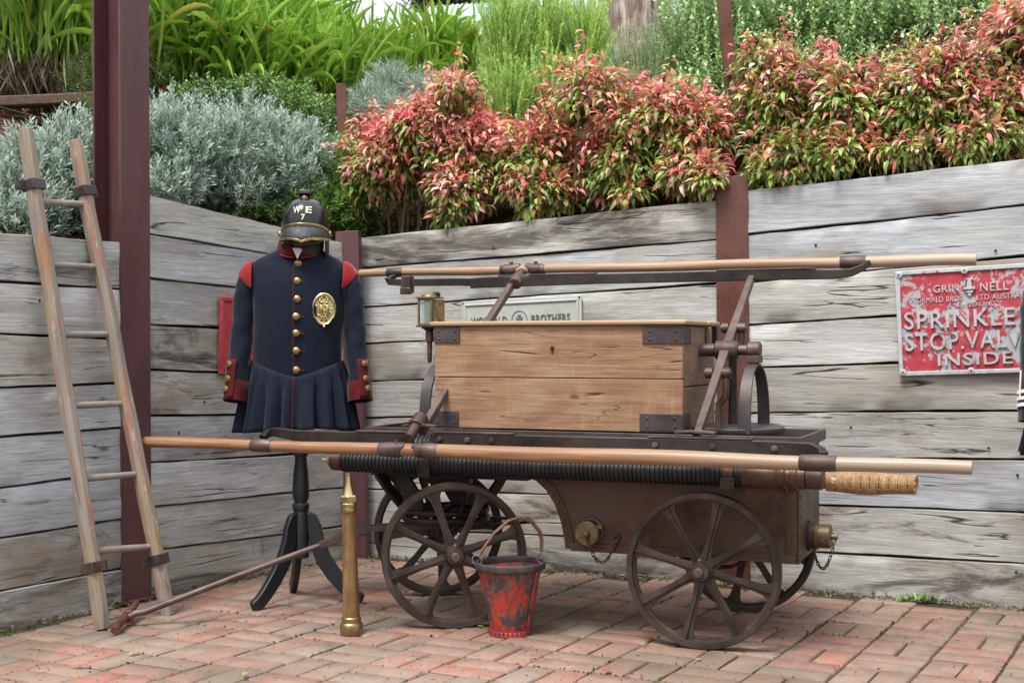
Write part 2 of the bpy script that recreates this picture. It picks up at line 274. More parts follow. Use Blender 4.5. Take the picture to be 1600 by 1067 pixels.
gl = NT('lantern_glass'); gl.col((0.75, 0.85, 0.85)); gl.set(0.05, 0); gl.b.inputs['Transmission Weight'].default_value = 0.85; MT['glass'] = gl.m

# ------------------------------------------------------------------ mesh building
class MB:
    def __init__(s): s.v = []; s.f = []
    def add(s, vs, fs):
        o = len(s.v); s.v += [tuple(p) for p in vs]; s.f += [tuple(i + o for i in f) for f in fs]; return s
    def box(s, c, d, rot=None, taper=None):
        hx, hy, hz = d[0] / 2, d[1] / 2, d[2] / 2
        P = [Vector((x, y, z)) for x in (-hx, hx) for y in (-hy, hy) for z in (-hz, hz)]
        if taper:
            P = [Vector((p.x * (taper if p.z > 0 else 1), p.y * (taper if p.z > 0 else 1), p.z)) for p in P]
        if rot is not None:
            M = rot if isinstance(rot, Matrix) else Euler(rot).to_matrix(); P = [M @ p for p in P]
        P = [p + Vector(c) for p in P]
        return s.add(P, [(0, 1, 3, 2), (4, 6, 7, 5), (0, 4, 5, 1), (2, 3, 7, 6), (0, 2, 6, 4), (1, 5, 7, 3)])
    def loft(s, rings, caps=True, closed=False):
        n = len(rings[0]); o = len(s.v); m = len(rings)
        for r in rings: s.v += [tuple(p) for p in r]
        for i in range(m if closed else m - 1):
            a, b = o + i * n, o + ((i + 1) % m) * n
            for j in range(n): s.f.append((a + j, a + (j + 1) % n, b + (j + 1) % n, b + j))
        if caps and not closed:
            s.f.append(tuple(o + j for j in reversed(range(n)))); s.f.append(tuple(o + (m - 1) * n + j for j in range(n)))
        return s
    def tube(s, pts, r, n=12, caps=True, sq=(1, 1)):
        pts = [Vector(p) for p in pts]; rs = r if isinstance(r, (list, tuple)) else [r] * len(pts); rings = []
        up = None
        for i, p in enumerate(pts):
            d = (pts[min(i + 1, len(pts) - 1)] - pts[max(i - 1, 0)]).normalized()
            if up is None: up = Vector((0, 0, 1)) if abs(d.z) < 0.9 else Vector((0, 1, 0))
            a = d.cross(up).normalized(); b = a.cross(d).normalized(); up = b
            rings.append([p + a * math.cos(2 * math.pi * j / n) * rs[i] * sq[0] + b * math.sin(2 * math.pi * j / n) * rs[i] * sq[1] for j in range(n)])
        return s.loft(rings, caps)
    def cyl(s, a, b, r0, r1=None, n=16): return s.tube([a, b], [r0, r0 if r1 is None else r1], n)
    def sweep(s, pts, w, h, up=(0, 0, 1)):          # rectangular bar along a path: w across, h along the up side
        pts = [Vector(p) for p in pts]; rings = []; up = Vector(up)
        ws = w if isinstance(w, (list, tuple)) else [w] * len(pts); hs = h if isinstance(h, (list, tuple)) else [h] * len(pts)
        for i, p in enumerate(pts):
            d = (pts[min(i + 1, len(pts) - 1)] - pts[max(i - 1, 0)]).normalized(); a = d.cross(up).normalized(); b = a.cross(d).normalized()
            rings.append([p + a * x * ws[i] / 2 + b * y * hs[i] / 2 for x, y in ((-1, -1), (1, -1), (1, 1), (-1, 1))])
        return s.loft(rings)
    def lathe(s, prof, o=(0, 0, 0), ax=(0, 0, 1), n=24, caps=True):   # prof: (radius, distance along the axis)
        ax = Vector(ax).normalized(); t = Vector((1, 0, 0)) if abs(ax.x) < 0.9 else Vector((0, 1, 0))
        a = ax.cross(t).normalized(); b = ax.cross(a).normalized(); o = Vector(o)
        return s.loft([[o + ax * h + (a * math.cos(2 * math.pi * j / n) + b * math.sin(2 * math.pi * j / n)) * max(r, 1e-4) for j in range(n)] for r, h in prof], caps)
    def torus(s, c, ax, R0, r, n=24, m=8, sq=1.0, arc=2 * math.pi):
        ax = Vector(ax).normalized(); t = Vector((1, 0, 0)) if abs(ax.x) < 0.9 else Vector((0, 1, 0)); a = ax.cross(t).normalized(); b = ax.cross(a).normalized(); c = Vector(c); rings = []
        for i in range(n):
            q = arc * i / n; d = a * math.cos(q) + b * math.sin(q)
            rings.append([c + d * (R0 + r * math.cos(2 * math.pi * j / m)) + ax * r * sq * math.sin(2 * math.pi * j / m) for j in range(m)])
        return s.loft(rings, False, True)
    def prism(s, outline, axis_o, ex, ey, ez, t0, t1):   # outline in (ex,ey), extruded along ez
        o, ex, ey, ez = map(Vector, (axis_o, ex, ey, ez)); n = len(outline)
        A = [o + ex * x + ey * y + ez * t0 for x, y in outline]; B = [p + ez * (t1 - t0) for p in A]
        return s.add(A + B, [tuple(range(n))[::-1], tuple(range(n, 2 * n))] + [(i, (i + 1) % n, n + (i + 1) % n, n + i) for i in range(n)])
    def ball(s, c, r, n=10, m=6, sq=(1, 1, 1), half=False):
        c = Vector(c); rings = []
        for i in range(m + 1):
            th = math.pi * i / m * (0.5 if half else 1)
            rings.append([c + Vector((math.sin(th) * math.cos(2 * math.pi * j / n) * r * sq[0], math.sin(th) * math.sin(2 * math.pi * j / n) * r * sq[1], math.cos(th) * r * sq[2])) if 0 < th else c + Vector((1e-5 * math.cos(j), 1e-5 * math.sin(j), r * sq[2])) for j in range(n)])
        return s.loft(rings, True)
    def mesh(s, name='mesh', smooth=35, fix=True):
        me = bpy.data.meshes.new(name); me.from_pydata(s.v, [], s.f); me.update()
        if fix:
            bm = bmesh.new(); bm.from_mesh(me); bmesh.ops.recalc_face_normals(bm, faces=bm.faces); bm.to_mesh(me); bm.free()
        if smooth:
            me.polygons.foreach_set('use_smooth', [True] * len(me.polygons)); me.set_sharp_from_angle(angle=R(smooth))
        return me

def link(name, data, mat=None, parent=None, loc=None, rot=None, scale=None):
    o = bpy.data.objects.new(name, data); COL.objects.link(o)
    if mat is not None and data is not None and not data.materials: data.materials.append(MT[mat] if isinstance(mat, str) else mat)
    if loc is not None: o.location = loc
    if rot is not None: o.rotation_euler = rot
    if scale is not None: o.scale = scale
    if parent is not None: o.parent = parent
    return o
def part(name, mb, mat, parent, bev=0.0, smooth=35, loc=None, rot=None, label=None, kind=None):
    o = link(name, mb.mesh(name, smooth) if isinstance(mb, MB) else mb, mat, parent, loc, rot)
    if bev:
        b = o.modifiers.new('bevel', 'BEVEL'); b.width = bev; b.segments = 2; b.limit_method = 'ANGLE'; b.angle_limit = R(40)
    if label: o['label'] = label
    if kind: o['kind'] = kind
    return o
def thing(name, label, cat, loc=(0, 0, 0), rotz=0.0, group=None):
    o = link(name, None, None, None, loc, (0, 0, rotz)); o.empty_display_size = 0.1; return tag(o, label, cat, group)
def tag(o, label, cat, group=None):
    o['label'] = label; o['category'] = cat
    if group: o['group'] = group
    return o
def structure(o): o['kind'] = 'structure'; return o
def text_mesh(txt, w, h, ext, bold=0.0):
    cu = bpy.data.curves.new('lettering', 'FONT'); cu.body = txt; cu.size = 1; cu.extrude = 0.05; cu.offset = bold; cu.space_character = 1.12; cu.bevel_depth = 0.0; cu.resolution_u = 3
    o = bpy.data.objects.new('tmp', cu); COL.objects.link(o); dg = bpy.context.evaluated_depsgraph_get()
    me = bpy.data.meshes.new_from_object(o.evaluated_get(dg)); bpy.data.objects.remove(o); bpy.data.curves.remove(cu)
    n = len(me.vertices); co = np.empty(n * 3); me.vertices.foreach_get('co', co); co = co.reshape(-1, 3)
    mn, mx = co.min(0), co.max(0); sc = (w / (mx[0] - mn[0]), h / (mx[1] - mn[1]))
    new = np.stack([(co[:, 0] - (mn[0] + mx[0]) / 2) * sc[0], -(co[:, 2] + 0.05) * ext / 0.1, (co[:, 1] - (mn[1] + mx[1]) / 2) * sc[1]], 1)
    me.vertices.foreach_set('co', new.ravel()); me.update(); return me

# ------------------------------------------------------------------ leaves, all at once with numpy
def nrm(a): return a / np.maximum(np.linalg.norm(a, axis=1, keepdims=True), 1e-9)
T_LANCE = (np.array([(0, 0, 0), (.3, .5, .10), (.3, 0, .05), (.3, -.5, .10), (.66, .36, .05), (.66, 0, .0), (.66, -.36, .05), (.95, 0, -.24)]),
           [(0, 2, 1), (0, 3, 2), (1, 2, 5, 4), (2, 3, 6, 5), (4, 5, 7), (5, 6, 7)])
T_QUAD = (np.array([(0, 0, 0), (.5, .5, .05), (1, 0, 0), (.5, -.5, .05)]), [(0, 3, 2, 1)])
T_ROUND = (np.array([(0, 0, 0), (.35, .5, .03), (.8, .4, 0), (1, 0, -.08), (.8, -.4, 0), (.35, -.5, .03)]), [(0, 5, 4, 3, 2, 1)])
def leaf_cloud(name, P, D, Nn, L, W, C, tpl):
    tv, tf = tpl; n = len(P); k = len(tv); D = nrm(D); S = nrm(np.cross(Nn, D)); U = np.cross(D, S)
    V = P[:, None, :] + D[:, None, :] * (tv[None, :, 0:1] * L[:, None, None]) + S[:, None, :] * (tv[None, :, 1:2] * W[:, None, None]) + U[:, None, :] * (tv[None, :, 2:3] * L[:, None, None])
    V = V.reshape(-1, 3); loops = []; starts = []; tot = 0; per = []
    for f in tf: per += list(f)
    per = np.array(per); lens = np.array([len(f) for f in tf])
    LV = (per[None, :] + (np.arange(n) * k)[:, None]).ravel(); ls = np.tile(lens, n); st = np.concatenate([[0], np.cumsum(ls)[:-1]])
    me = bpy.data.meshes.new(name); me.vertices.add(len(V)); me.vertices.foreach_set('co', V.ravel().astype(np.float32))
    me.loops.add(len(LV)); me.loops.foreach_set('vertex_index', LV.astype(np.int32)); me.polygons.add(len(ls)); me.polygons.foreach_set('loop_start', st.astype(np.int32))
    me.update(calc_edges=True); me.validate()
    at_ = me.color_attributes.new('col', 'FLOAT_COLOR', 'POINT'); cc = np.repeat(np.concatenate([C, np.ones((n, 1))], 1), k, 0)
    at_.data.foreach_set('color', cc.ravel().astype(np.float32)); me.polygons.foreach_set('use_smooth', np.ones(len(ls), bool)); return me
def in_blobs(blobs, n, shell=0.55):            # blobs: (centre, radii); points biased to the outer shell; returns points and outward directions
    w = np.array([b[1][0] * b[1][2] for b in blobs]); idx = RNG.choice(len(blobs), n, p=w / w.sum())
    d = nrm(RNG.normal(size=(n, 3))); r = (shell + (1.02 - shell) * RNG.random(n) ** 0.7) * (1 + 0.10 * RNG.normal(size=n))
    c = np.array([b[0] for b in blobs])[idx]; q = np.array([b[1] for b in blobs])[idx]
    return c + d * q * r[:, None], nrm(d / q), (d[:, 2] + 1) / 2, r
def pick(cols, n, w=None):
    c = np.array(cols)[RNG.choice(len(cols), n, p=w)]; return np.clip(c * (1 + 0.18 * RNG.normal(size=(n, 1))), 0.003, 1)
# ================================================================== THE SETTING
# ---- ground and brick pavement (basket weave)
me = bpy.data.meshes.new('ground'); s_ = 60
me.from_pydata([(-s_, -s_, -0.06), (s_, -s_, -0.06), (s_, s_, -0.06), (-s_, s_, -0.06)], [], [(0, 1, 2, 3)])
structure(link('ground', me, 'soil'))
# wall lines on the ground
RA, RB = Vector(gnd(575, 866)), Vector(gnd(1600, 949)); dR = (RB - RA).normalized()
LA, LB = Vector(gnd(0, 985)), Vector(gnd(530, 873)); dL = (LA - LB).normalized()       # runs from the corner towards the camera
LA -= 0.03 * Vector((0.87, -0.5)); LB -= 0.03 * Vector((0.87, -0.5))
def isect(p, d, q, e):
    k = d.x * e.y - d.y * e.x; t = ((q.x - p.x) * e.y - (q.y - p.y) * e.x) / k; return p + d * t
CN = isect(RA, dR, LB, dL)
nR = Vector((-dR.y, dR.x)); nR = nR if nR.y > 0 else -nR
nL = Vector((-dL.y, dL.x)); nL = nL if nL.x < 0 else -nL
bm_ = MB(); s_ = -0.009
c0 = CN + nL * 0.03 + nR * 0.03
q = [c0, c0 + dL * 9, c0 + dL * 9 + dR * 9, c0 + dR * 9]
bm_.add([(p.x, p.y, s_) for p in q] + [(p.x, p.y, -0.055) for p in q], [(0, 1, 2, 3), (7, 6, 5, 4), (0, 3, 7, 4), (1, 0, 4, 5), (2, 1, 5, 6), (3, 2, 6, 7)])
pave = structure(link('pavement', bm_.mesh('pavement', 0), 'joint'))
e1 = Vector((math.sin(R(27.6)), math.cos(R(27.6)))); e2 = Vector((e1.y, -e1.x)); CELL = 0.235
def brick_mesh(seed):
    rg = random.Random(seed); nx, ny = 5, 3; lx, ly, h = 0.2245, 0.107, 0.05; mb = MB(); b = 0.006
    xs = [-lx / 2, -lx / 2 + b, 0, lx / 2 - b, lx / 2]; ys = [-ly / 2, -ly / 2 + b, ly / 2 - b, ly / 2]; V = []
    for i, x in enumerate(xs):
        for j, y in enumerate(ys):
            e = (i in (0, 4)) + (j in (0, 3)); z = -0.0045 * e if e else rg.uniform(-0.0012, 0.0012)
            if e: x_ = x + rg.uniform(-.0026, .0022); y_ = y + rg.uniform(-.0026, .0022)
            else: x_, y_ = x, y
            V.append((x_, y_, z))
    Fc = [(i * 4 + j, (i + 1) * 4 + j, (i + 1) * 4 + j + 1, i * 4 + j + 1) for i in range(4) for j in range(3)]
    rim = [i * 4 for i in range(5)] + [16 + j for j in range(1, 4)] + [i * 4 + 3 for i in (3, 2, 1, 0)] + [2, 1]
    o = len(V); V += [(V[k][0], V[k][1], -h) for k in rim]; n = len(rim)
    Fc += [(rim[(k + 1) % n], rim[k], o + k, o + (k + 1) % n) for k in range(n)]
    mb.add(V, Fc); return mb.mesh('brick', 50)
BM = [brick_mesh(k) for k in range(6)]
for m_ in BM: m_.materials.append(MT['brick'])
E0, F0 = 4.683, -0.857
bricks = []
for i in range(-24, 22):
    for j in range(-24, 22):
        flip = (i + j) % 2
        for k in (-1, 1):
            a = E0 + (j + 0.5) * CELL; b = F0 + (i + 0.5) * CELL
            if flip: b += k * 0.0585; ang = math.atan2(e1.y, e1.x)
            else: a += k * 0.0585; ang = math.atan2(e2.y, e2.x)
            p = e1 * a + e2 * b
            if (p - CN).dot(nR) > -0.05 or (p - CN).dot(nL) > -0.05: continue
            if (p - CN).dot(dL) > 6.0 or (p - CN).dot(dR) > 5.5: continue
            vis = p.y > 4.0 and abs(p.x) / p.y < 0.41
            bricks.append((0 if vis else 1, p.length, p, ang))
bricks.sort(key=lambda t: (t[0], t[1]))
rest = []
for n_, (vf, dd, p, ang) in enumerate(bricks):
    z = random.uniform(-0.0025, 0.003); rz = ang + random.uniform(-0.014, 0.014) + (math.pi if random.random() < .5 else 0)
    tl = (random.uniform(-.008, .008), random.uniform(-.008, .008), rz)
    if n_ < 300: link('brick', random.choice(BM), None, pave, (p.x, p.y, z), tl)
    else: rest.append((p, z, tl))
if rest:
    V = []; Fc = []; srcs = [([v.co.copy() for v in m.vertices], [tuple(q.vertices) for q in m.polygons]) for m in BM]
    for p, z, tl in rest:
        vs_, fs_ = random.choice(srcs); M = Matrix.Translation((p.x, p.y, z)) @ Euler(tl).to_matrix().to_4x4(); o = len(V)
        V += [tuple(M @ c) for c in vs_]; Fc += [tuple(i + o for i in f) for f in fs_]
    me = bpy.data.meshes.new('brick'); me.from_pydata(V, [], Fc); o = link('brick', me, 'brick', pave); o['kind'] = 'stuff'
print('bricks', len(bricks))
# moss tufts in the joints
n = 20000; ii = RNG.integers(-14, 16, n); jj = RNG.integers(-10, 14, n); along = RNG.random(n); side = RNG.random(n) < 0.5
a = np.where(side, E0 + (jj + along) * CELL, E0 + jj * CELL + RNG.normal(0, .002, n)); b = np.where(side, F0 + ii * CELL + RNG.normal(0, .002, n), F0 + (ii + along) * CELL)
P = np.stack([e1.x * a + e2.x * b, e1.y * a + e2.y * b, np.full(n, -0.006)], 1)
patch = np.sin(P[:, 0] * 3.1 + 1) * np.cos(P[:, 1] * 4.3) + np.sin(P[:, 0] * 9 + P[:, 1] * 7) * .6 + .35 * RNG.normal(size=n)
ins = (((P[:, 0] - CN.x) * nR.x + (P[:, 1] - CN.y) * nR.y) < -.03) & (((P[:, 0] - CN.x) * nL.x + (P[:, 1] - CN.y) * nL.y) < -.03) & (patch > .62)
P = P[ins]; n = len(P); D = nrm(RNG.normal(size=(n, 3)) * [.8, .8, .3] + [0, 0, .9])
tag_m = link('moss', leaf_cloud('moss', P, D, RNG.normal(size=(n, 3)), .006 + .010 * RNG.random(n), .005 + .006 * RNG.random(n), pick([(.10, .16, .03), (.16, .22, .05), (.07, .09, .02)], n), T_ROUND), 'needle')
tag_m['kind'] = 'stuff'; tag(tag_m, 'small green moss tufts growing in the joints between paving bricks', 'moss')

# ---- hillside behind the walls
def H0(x, y):
    return 1.50 + 0.085 * max(-3.0, min(3.0, x)) - (0.05 if x < -1.2 else 0)
def dist_out(x, y):
    p = Vector((x, y)) - CN; return max(p.dot(nR), p.dot(nL))
def HZ(x, y):
    d = max(0.0, dist_out(x, y)); return H0(x, y) + 0.60 * min(d, 2.3) + 0.12 * max(0, min(d - 2.3, 2)) + 0.03 * math.sin(x * 5.1 + y * 3) + 0.02 * math.sin(x * 11 - y * 9)
rows = [0.086, 0.0861, .16, .26, .38, .52, .7, .9, 1.1, 1.3, 1.5, 1.7, 1.9, 2.1, 2.3, 2.6, 3, 4, 6, 10, 30]
cols = [('L', a) for a in (14, 8, 6, 5, 4, 3.4, 3, 2.6, 2.2, 1.9, 1.6, 1.3, 1.0, .8, .6, .4, .2)] + [('R', a) for a in (0, .2, .4, .6, .8, 1, 1.3, 1.6, 1.9, 2.2, 2.5, 2.8, 3.2, 3.6, 4, 5, 6, 8, 14)]
V = []
for r_i, d in enumerate(rows):
    for arm, a in cols:
        p = CN + (nR + nL) * d + (dL if arm == 'L' else dR) * a; V.append((p.x, p.y, -0.05 if r_i == 0 else HZ(p.x, p.y) - (0.0 if d > .1 else .02)))
nc = len(cols); Fc = [(i * nc + j, i * nc + j + 1, (i + 1) * nc + j + 1, (i + 1) * nc + j) for i in range(len(rows) - 1) for j in range(nc - 1)]
me = bpy.data.meshes.new('hillside'); me.from_pydata(V, [], Fc); structure(link('hillside', me, 'soil'))

# ---- timber retaining walls: every sleeper is a part
def on_wall(px, py, P0, d):
    k = (px - CX) / F_PX; a = (k * P0.y - P0.x) / (d.x - k * d.y); Y = P0.y + a * d.y; return a, zat(py, Y)
def sleeper(wall, d, n, xa, xb, zb0, zb1, zt0, zt1, seed, proud=0.0):
    """one timber between a=xa..xb along the wall, given lower and upper edge heights at both ends"""
    rg = random.Random(seed); L = xb - xa; nx = max(6, int(L / 0.07)); mb = MB(); gap = 0.0045; th = 0.075; V = []
    ph = [rg.uniform(0, 6.28) for _ in range(8)]; prof = ((-.5, 1), (-.5, .07), (-.488, 0), (-.16, 0), (.16, 0), (.488, 0), (.5, .07), (.5, 1))
    for i in range(nx + 1):
        t = i / nx; x = t * L; zb = zb0 + (zb1 - zb0) * t; zt = zt0 + (zt1 - zt0) * t
        wb = .0016 * math.sin(x * 6 + ph[0]) + .0009 * math.sin(x * 17 + ph[1]) + .0006 * math.sin(x * 43 + ph[6]); wt = .0016 * math.sin(x * 5 + ph[2]) + .0009 * math.sin(x * 19 + ph[3]) + .0006 * math.sin(x * 39 + ph[7])
        zb_, zt_ = zb + gap + wb, zt - gap + wt; mid, hh = (zb_ + zt_) / 2, zt_ - zb_
        for k_, (u_, dep) in enumerate(prof):
            yy = -proud + dep * th + (0 if dep else .0035 * math.sin(x * 4 + ph[4] + u_ * 5) + .0016 * math.sin(x * 23 + u_ * 30 + ph[5]))
            V.append((x, yy, mid + u_ * hh - zb0))
    m = len(prof); Fc = [(i * m + j, (i + 1) * m + j, (i + 1) * m + j + 1, i * m + j + 1) for i in range(nx) for j in range(m - 1)]
    Fc += [tuple(range(m)), tuple(nx * m + j for j in reversed(range(m)))] + [(i * m, i * m + m - 1, (i + 1) * m + m - 1, (i + 1) * m) for i in range(nx)]
    mb.add(V, Fc); return mb.mesh('sleeper', 40)
CHAR = {(2, 0), (3, 3), (4, 7)}; DIRT = {(2, 3), (4, 0), (3, 4), (3, 8), (4, 6), (1, 7), (2, 7), (1, 8)}
def wall_section(root, P0, d, n, pxa, pxb, ya, yb, seed, exta=0.0, extb=0.0):
    aa = on_wall(pxa, ya[0], P0, d)[0]; ab = on_wall(pxb, yb[0], P0, d)[0]
    za = [on_wall(pxa, y, P0, d)[1] for y in ya]; zb = [on_wall(pxb, y, P0, d)[1] for y in yb]
    if aa > ab: aa, ab, za, zb = ab, aa, zb, za; exta, extb = extb, exta
    # extend in a straight line beyond the measured ends
    L = ab - aa; sl = [(q - p) / L for p, q in zip(za, zb)]
    za = [z - s * exta for z, s in zip(za, sl)]; zb = [z + s * extb for z, s in zip(zb, sl)]; aa -= exta; ab += extb
    za[-1] = min(za[-1], 0) - .02; zb[-1] = min(zb[-1], 0) - .02
    flip = d.x < 0      # local x must run so that local -y faces the yard
    for k in range(len(za) - 1):
        if not flip:
            me = sleeper(root, d, n, aa, ab, za[k + 1], zb[k + 1], za[k], zb[k], seed * 31 + k, random.uniform(-.003, .006)); o = P0 + d * aa; ang = math.atan2(d.y, d.x); zb_ = za[k + 1]
        else:
            me = sleeper(root, d, n, -ab, -aa, zb[k + 1], za[k + 1], zb[k], za[k], seed * 31 + k, random.uniform(-.003, .006)); o = P0 + d * ab; ang = math.atan2(-d.y, -d.x); zb_ = zb[k + 1]
        link('sleeper', me, 'sleeper_char' if (seed, k) in CHAR else ('sleeper_dirty' if (seed, k) in DIRT or k == len(za) - 2 else 'sleeper'), root, (o.x, o.y, zb_), (0, 0, ang))
def hbeam(root, name, c, ang, w, dep, h, mat, z0=-0.03, tf=0.011, lean=0.0, label=None):
    """steel H column: flanges parallel to the wall, web between; c is the middle of the front flange's outer face"""
    mb = MB(); mb.box((0, tf / 2, h / 2 + z0), (w, tf, h)).box((0, dep - tf / 2, h / 2 + z0), (w, tf, h)).box((0, dep / 2, h / 2 + z0), (0.008, dep - 2 * tf, h))
    return part(name, mb, mat, root, 0.0015, 35, (c.x, c.y, 0), (0, lean, ang), label)
wallR = thing('retaining_wall', 'grey weathered timber sleeper wall behind the hand pump cart, on the right of the corner', 'wall', (0, 0, 0))
wallL = thing('retaining_wall', 'grey weathered timber sleeper wall on the left of the corner, with the ladder against it', 'wall', (0, 0, 0))
wall_section(wallR, RA, dR, nR, 1175, 1600, [296, 366, 440, 507, 574, 645, 715, 786, 857, 911], [248, 321, 400, 482, 562, 641, 718, 800, 880, 951], 1, 0.055, 1.2)
wall_section(wallR, RA, dR, nR, 568, 1118, [370, 419, 480, 537, 596, 653, 708, 764, 826, 866], [312, 375, 443, 510, 577, 644, 711, 779, 845, 907], 2, 0.06, 0.055)
wall_section(wallL, LB, dL, nL, 235, 535, [303, 366, 435, 507, 578, 650, 723, 792, 861, 930], [378, 415, 467, 522, 587, 644, 705, 761, 822, 872], 3, 0.045, 0.05)
wall_section(wallL, LB, dL, nL, 0, 186, [363, 440, 522, 605, 683, 763, 840, 923, 986], [377, 452, 529, 599, 668, 738, 812, 889, 941], 4, 1.2, 0.045)
angR = math.atan2(dR.y, dR.x); angL = math.atan2(-dL.y, -dL.x)
def wallpt(P0, d, n, px, proud=0.012):
    a = on_wall(px, 900, P0, d)[0]; p = P0 + d * a - n * proud; return p, a
pm, am = wallpt(RA, dR, nR, 1148); a0 = wallpt(RA, dR, nR, 1123)[1]; a1 = wallpt(RA, dR, nR, 1173)[1]
hbeam(wallR, 'steel_post', pm, angR, abs(a1 - a0), 0.16, zat(275, pm.y) + 0.03, 'rust_post', lean=R(-0.35))
corner_mb = MB().box((0, 0.03, 0.8), (0.118, 0.06, 1.66))
pc = Vector((at(555, 6.74), 6.74)); part('steel_post', corner_mb, 'brown_paint', wallR, 0.002, 35, (pc.x, pc.y, 0), (0, R(-1.6), R(-12)))
pl, al = wallpt(LB, dL, nL, 211.5); a0 = wallpt(LB, dL, nL, 187)[1]; a1 = wallpt(LB, dL, nL, 236)[1]
post = thing('steel_column', 'tall red-brown steel column against the left timber wall, rising out of view behind the ladder', 'post', (pl.x, pl.y, 0))
o = hbeam(post, 'column_shaft', Vector((0, 0)), angL, abs(a1 - a0) * .93, 0.165, 3.4, 'brown_paint', lean=R(-.35))
part('base_plate', MB().box((0, .07, .004), (abs(a1 - a0) + .03, .2, .008)), 'brown_paint', post, 0, 35, (0, 0, 0), (0, 0, angL))

# coach screws and nails in the timbers
for wl_, P0, d, ang, pts in ((wallR, RA, dR, angR, ((1275, 383), (1556, 392), (1192, 618), (1588, 893), (1590, 742), (700, 596), (772, 388), (1330, 668), (1545, 700))), (wallL, LB, dL, angL, ((318, 628), (278, 676), (240, 760), (60, 470), (120, 800)))):
    for px, py in pts:
        a, z = on_wall(px, py, P0, d); nn = nR if wl_ is wallR else nL; p = P0 + d * a - nn * .006
        part('screw', MB().lathe([(.006, 0), (.005, .002), (.001, .0025)], (0, 0, 0), (0, -1, 0), 8), 'iron_dark', wl_, 0, 35, (p.x, p.y, z), (0, 0, ang))
# thin rusty stakes behind the shrubs
def stake(pxb, yb, pxt, yt, Y, w, lab):
    xb, xt = at(pxb, Y), at(pxt, Y); zb, zt = zat(yb, Y), zat(yt, Y); t = thing('steel_stake', lab, 'stake', (xb, Y, HZ(xb, Y) - .05))
    k = (xt - xb) / (zt - zb); L = zt - (HZ(xb, Y) - .05); mb = MB().sweep([(0, 0, 0), (k * L, 0, L)], w, .006, (0, 1, 0)).sweep([(-w / 2, w / 2, 0), (k * L - w / 2, w / 2, L)], .006, w, (0, 1, 0))
    part('angle_bar', mb, 'rust_post', t, 0.001); return t
stake(1158, 270, 1131, -40, 6.45, .052, 'rusty angle-iron stake standing up out of the red shrubs behind the tall wall post')
stake(540, 240, 537, 131, 7.4, .05, 'short rusty steel stake standing between the silver shrub and the red shrubs')

# ---- signs on the walls
def wall_thing(name, label, cat, P0, d, n, ang, px, py, proud, tilt=0.0):
    a, z = on_wall(px, py, P0, d); p = P0 + d * a - n * proud; o = thing(name, label, cat, (p.x, p.y, z)); o.rotation_euler = (0, tilt, ang); return o
def plate(w, h, t, c, rim=0.0, rd=0.004):
    mb = MB().box((0, -t / 2, 0), (w, t, h)); return mb
def rim_mb(w, h, bw, t0, t1):
    mb = MB()
    for c, d in (((0, h / 2 - bw / 2), (w, bw)), ((0, -h / 2 + bw / 2), (w, bw)), ((-w / 2 + bw / 2, 0), (bw, h - 2 * bw)), ((w / 2 - bw / 2, 0), (bw, h - 2 * bw))):
        mb.box((c[0], -(t0 + t1) / 2, c[1]), (d[0], t1 - t0, d[1]))
    return mb
aL = on_wall(1401, 510, RA, dR)[0]; aR = on_wall(1622, 510, RA, dR)[0]; SW = aR - aL
_, zt_ = on_wall(1401, 427, RA, dR); _, zb_ = on_wall(1401, 590, RA, dR); SH = zt_ - zb_
sg = wall_thing('wall_sign', 'large weathered red cast sign with raised grey letters on the right of the timber wall', 'sign', RA, dR, nR, angR, 1511.5, 501, 0.010, R(-2.3))
part('sign_plate', MB().box((0, -.005, 0), (SW, .010, SH)), 'sign_red', sg, .001)
part('sign_rim', rim_mb(SW, SH, .018, .010, .018), 'sign_bare', sg, .003)
for (x, z) in ((-SW / 2 + .016, SH / 2 - .016), (-SW / 2 + .016, -SH / 2 + .016), (0, SH / 2 - .014), (0.01, -SH / 2 + .014), (SW / 2 - .016, SH / 2 - .016), (SW / 2 - .016, -SH / 2 + .016)):
    b = part('screw_boss', MB().lathe([(.014, 0), (.014, .010), (.010, .012)], (0, 0, 0), (0, -1, 0), 14), 'sign_bare', sg, loc=(x, -.0101, z)); part('screw', MB().lathe([(.004, 0), (.003, .002)], (0, 0, 0), (0, -1, 0), 8), 'iron_dark', b, loc=(0, -.0121, 0))
def sline(txt, x0, x1, y0, y1, mat='sign_letter', ext=.006, bold=.004):     # fractions of the sign: x from left, y from top
    me = text_mesh(txt, (x1 - x0) * SW, (y1 - y0) * SH, ext, bold)
    part('lettering', me, mat, sg, .0, 0, loc=(((x0 + x1) / 2 - .5) * SW, -.0098, (.5 - (y0 + y1) / 2) * SH))
sline('GRIN', .275, .455, .155, .225); sline('NELL', .605, .80, .155, .235)
sline('WORMALD BROS', .10, .475, .265, .315, ext=.004, bold=.0); sline('LTD AUSTRALIA', .575, .955, .265, .315, ext=.004, bold=.0)
sline('& NEW ZEALAND', .375, .70, .330, .372, ext=.004, bold=.0)
sline('SPRINKLER', .055, .955, .395, .560, ext=.009, bold=.008); sline('STOP.VALVE', .055, .955, .600, .765, ext=.009, bold=.008)
sline('INSIDE', .285, .81, .800, .915, ext=.009, bold=.008)
ez = (.5 - .175) * SH; em = MB().lathe([(.018, 0), (.020, .004), (.012, .006), (.012, .02), (.017, .028), (.009, .03)], (0, 0, 0), (0, 0, 1), 14)
em = MB().box((0, -.004, .026), (.030, .008, .008)).box((0, -.005, .006), (.022, .010, .034), None, .7).box((0, -.007, -.012), (.046, .013, .010)).box((0, -.005, -.024), (.030, .010, .014)).box((0, -.004, -.036), (.014, .008, .014))
part('sprinkler_emblem', em, 'sign_letter', sg, .002, loc=(.53 * SW - SW / 2, -.0098, ez))

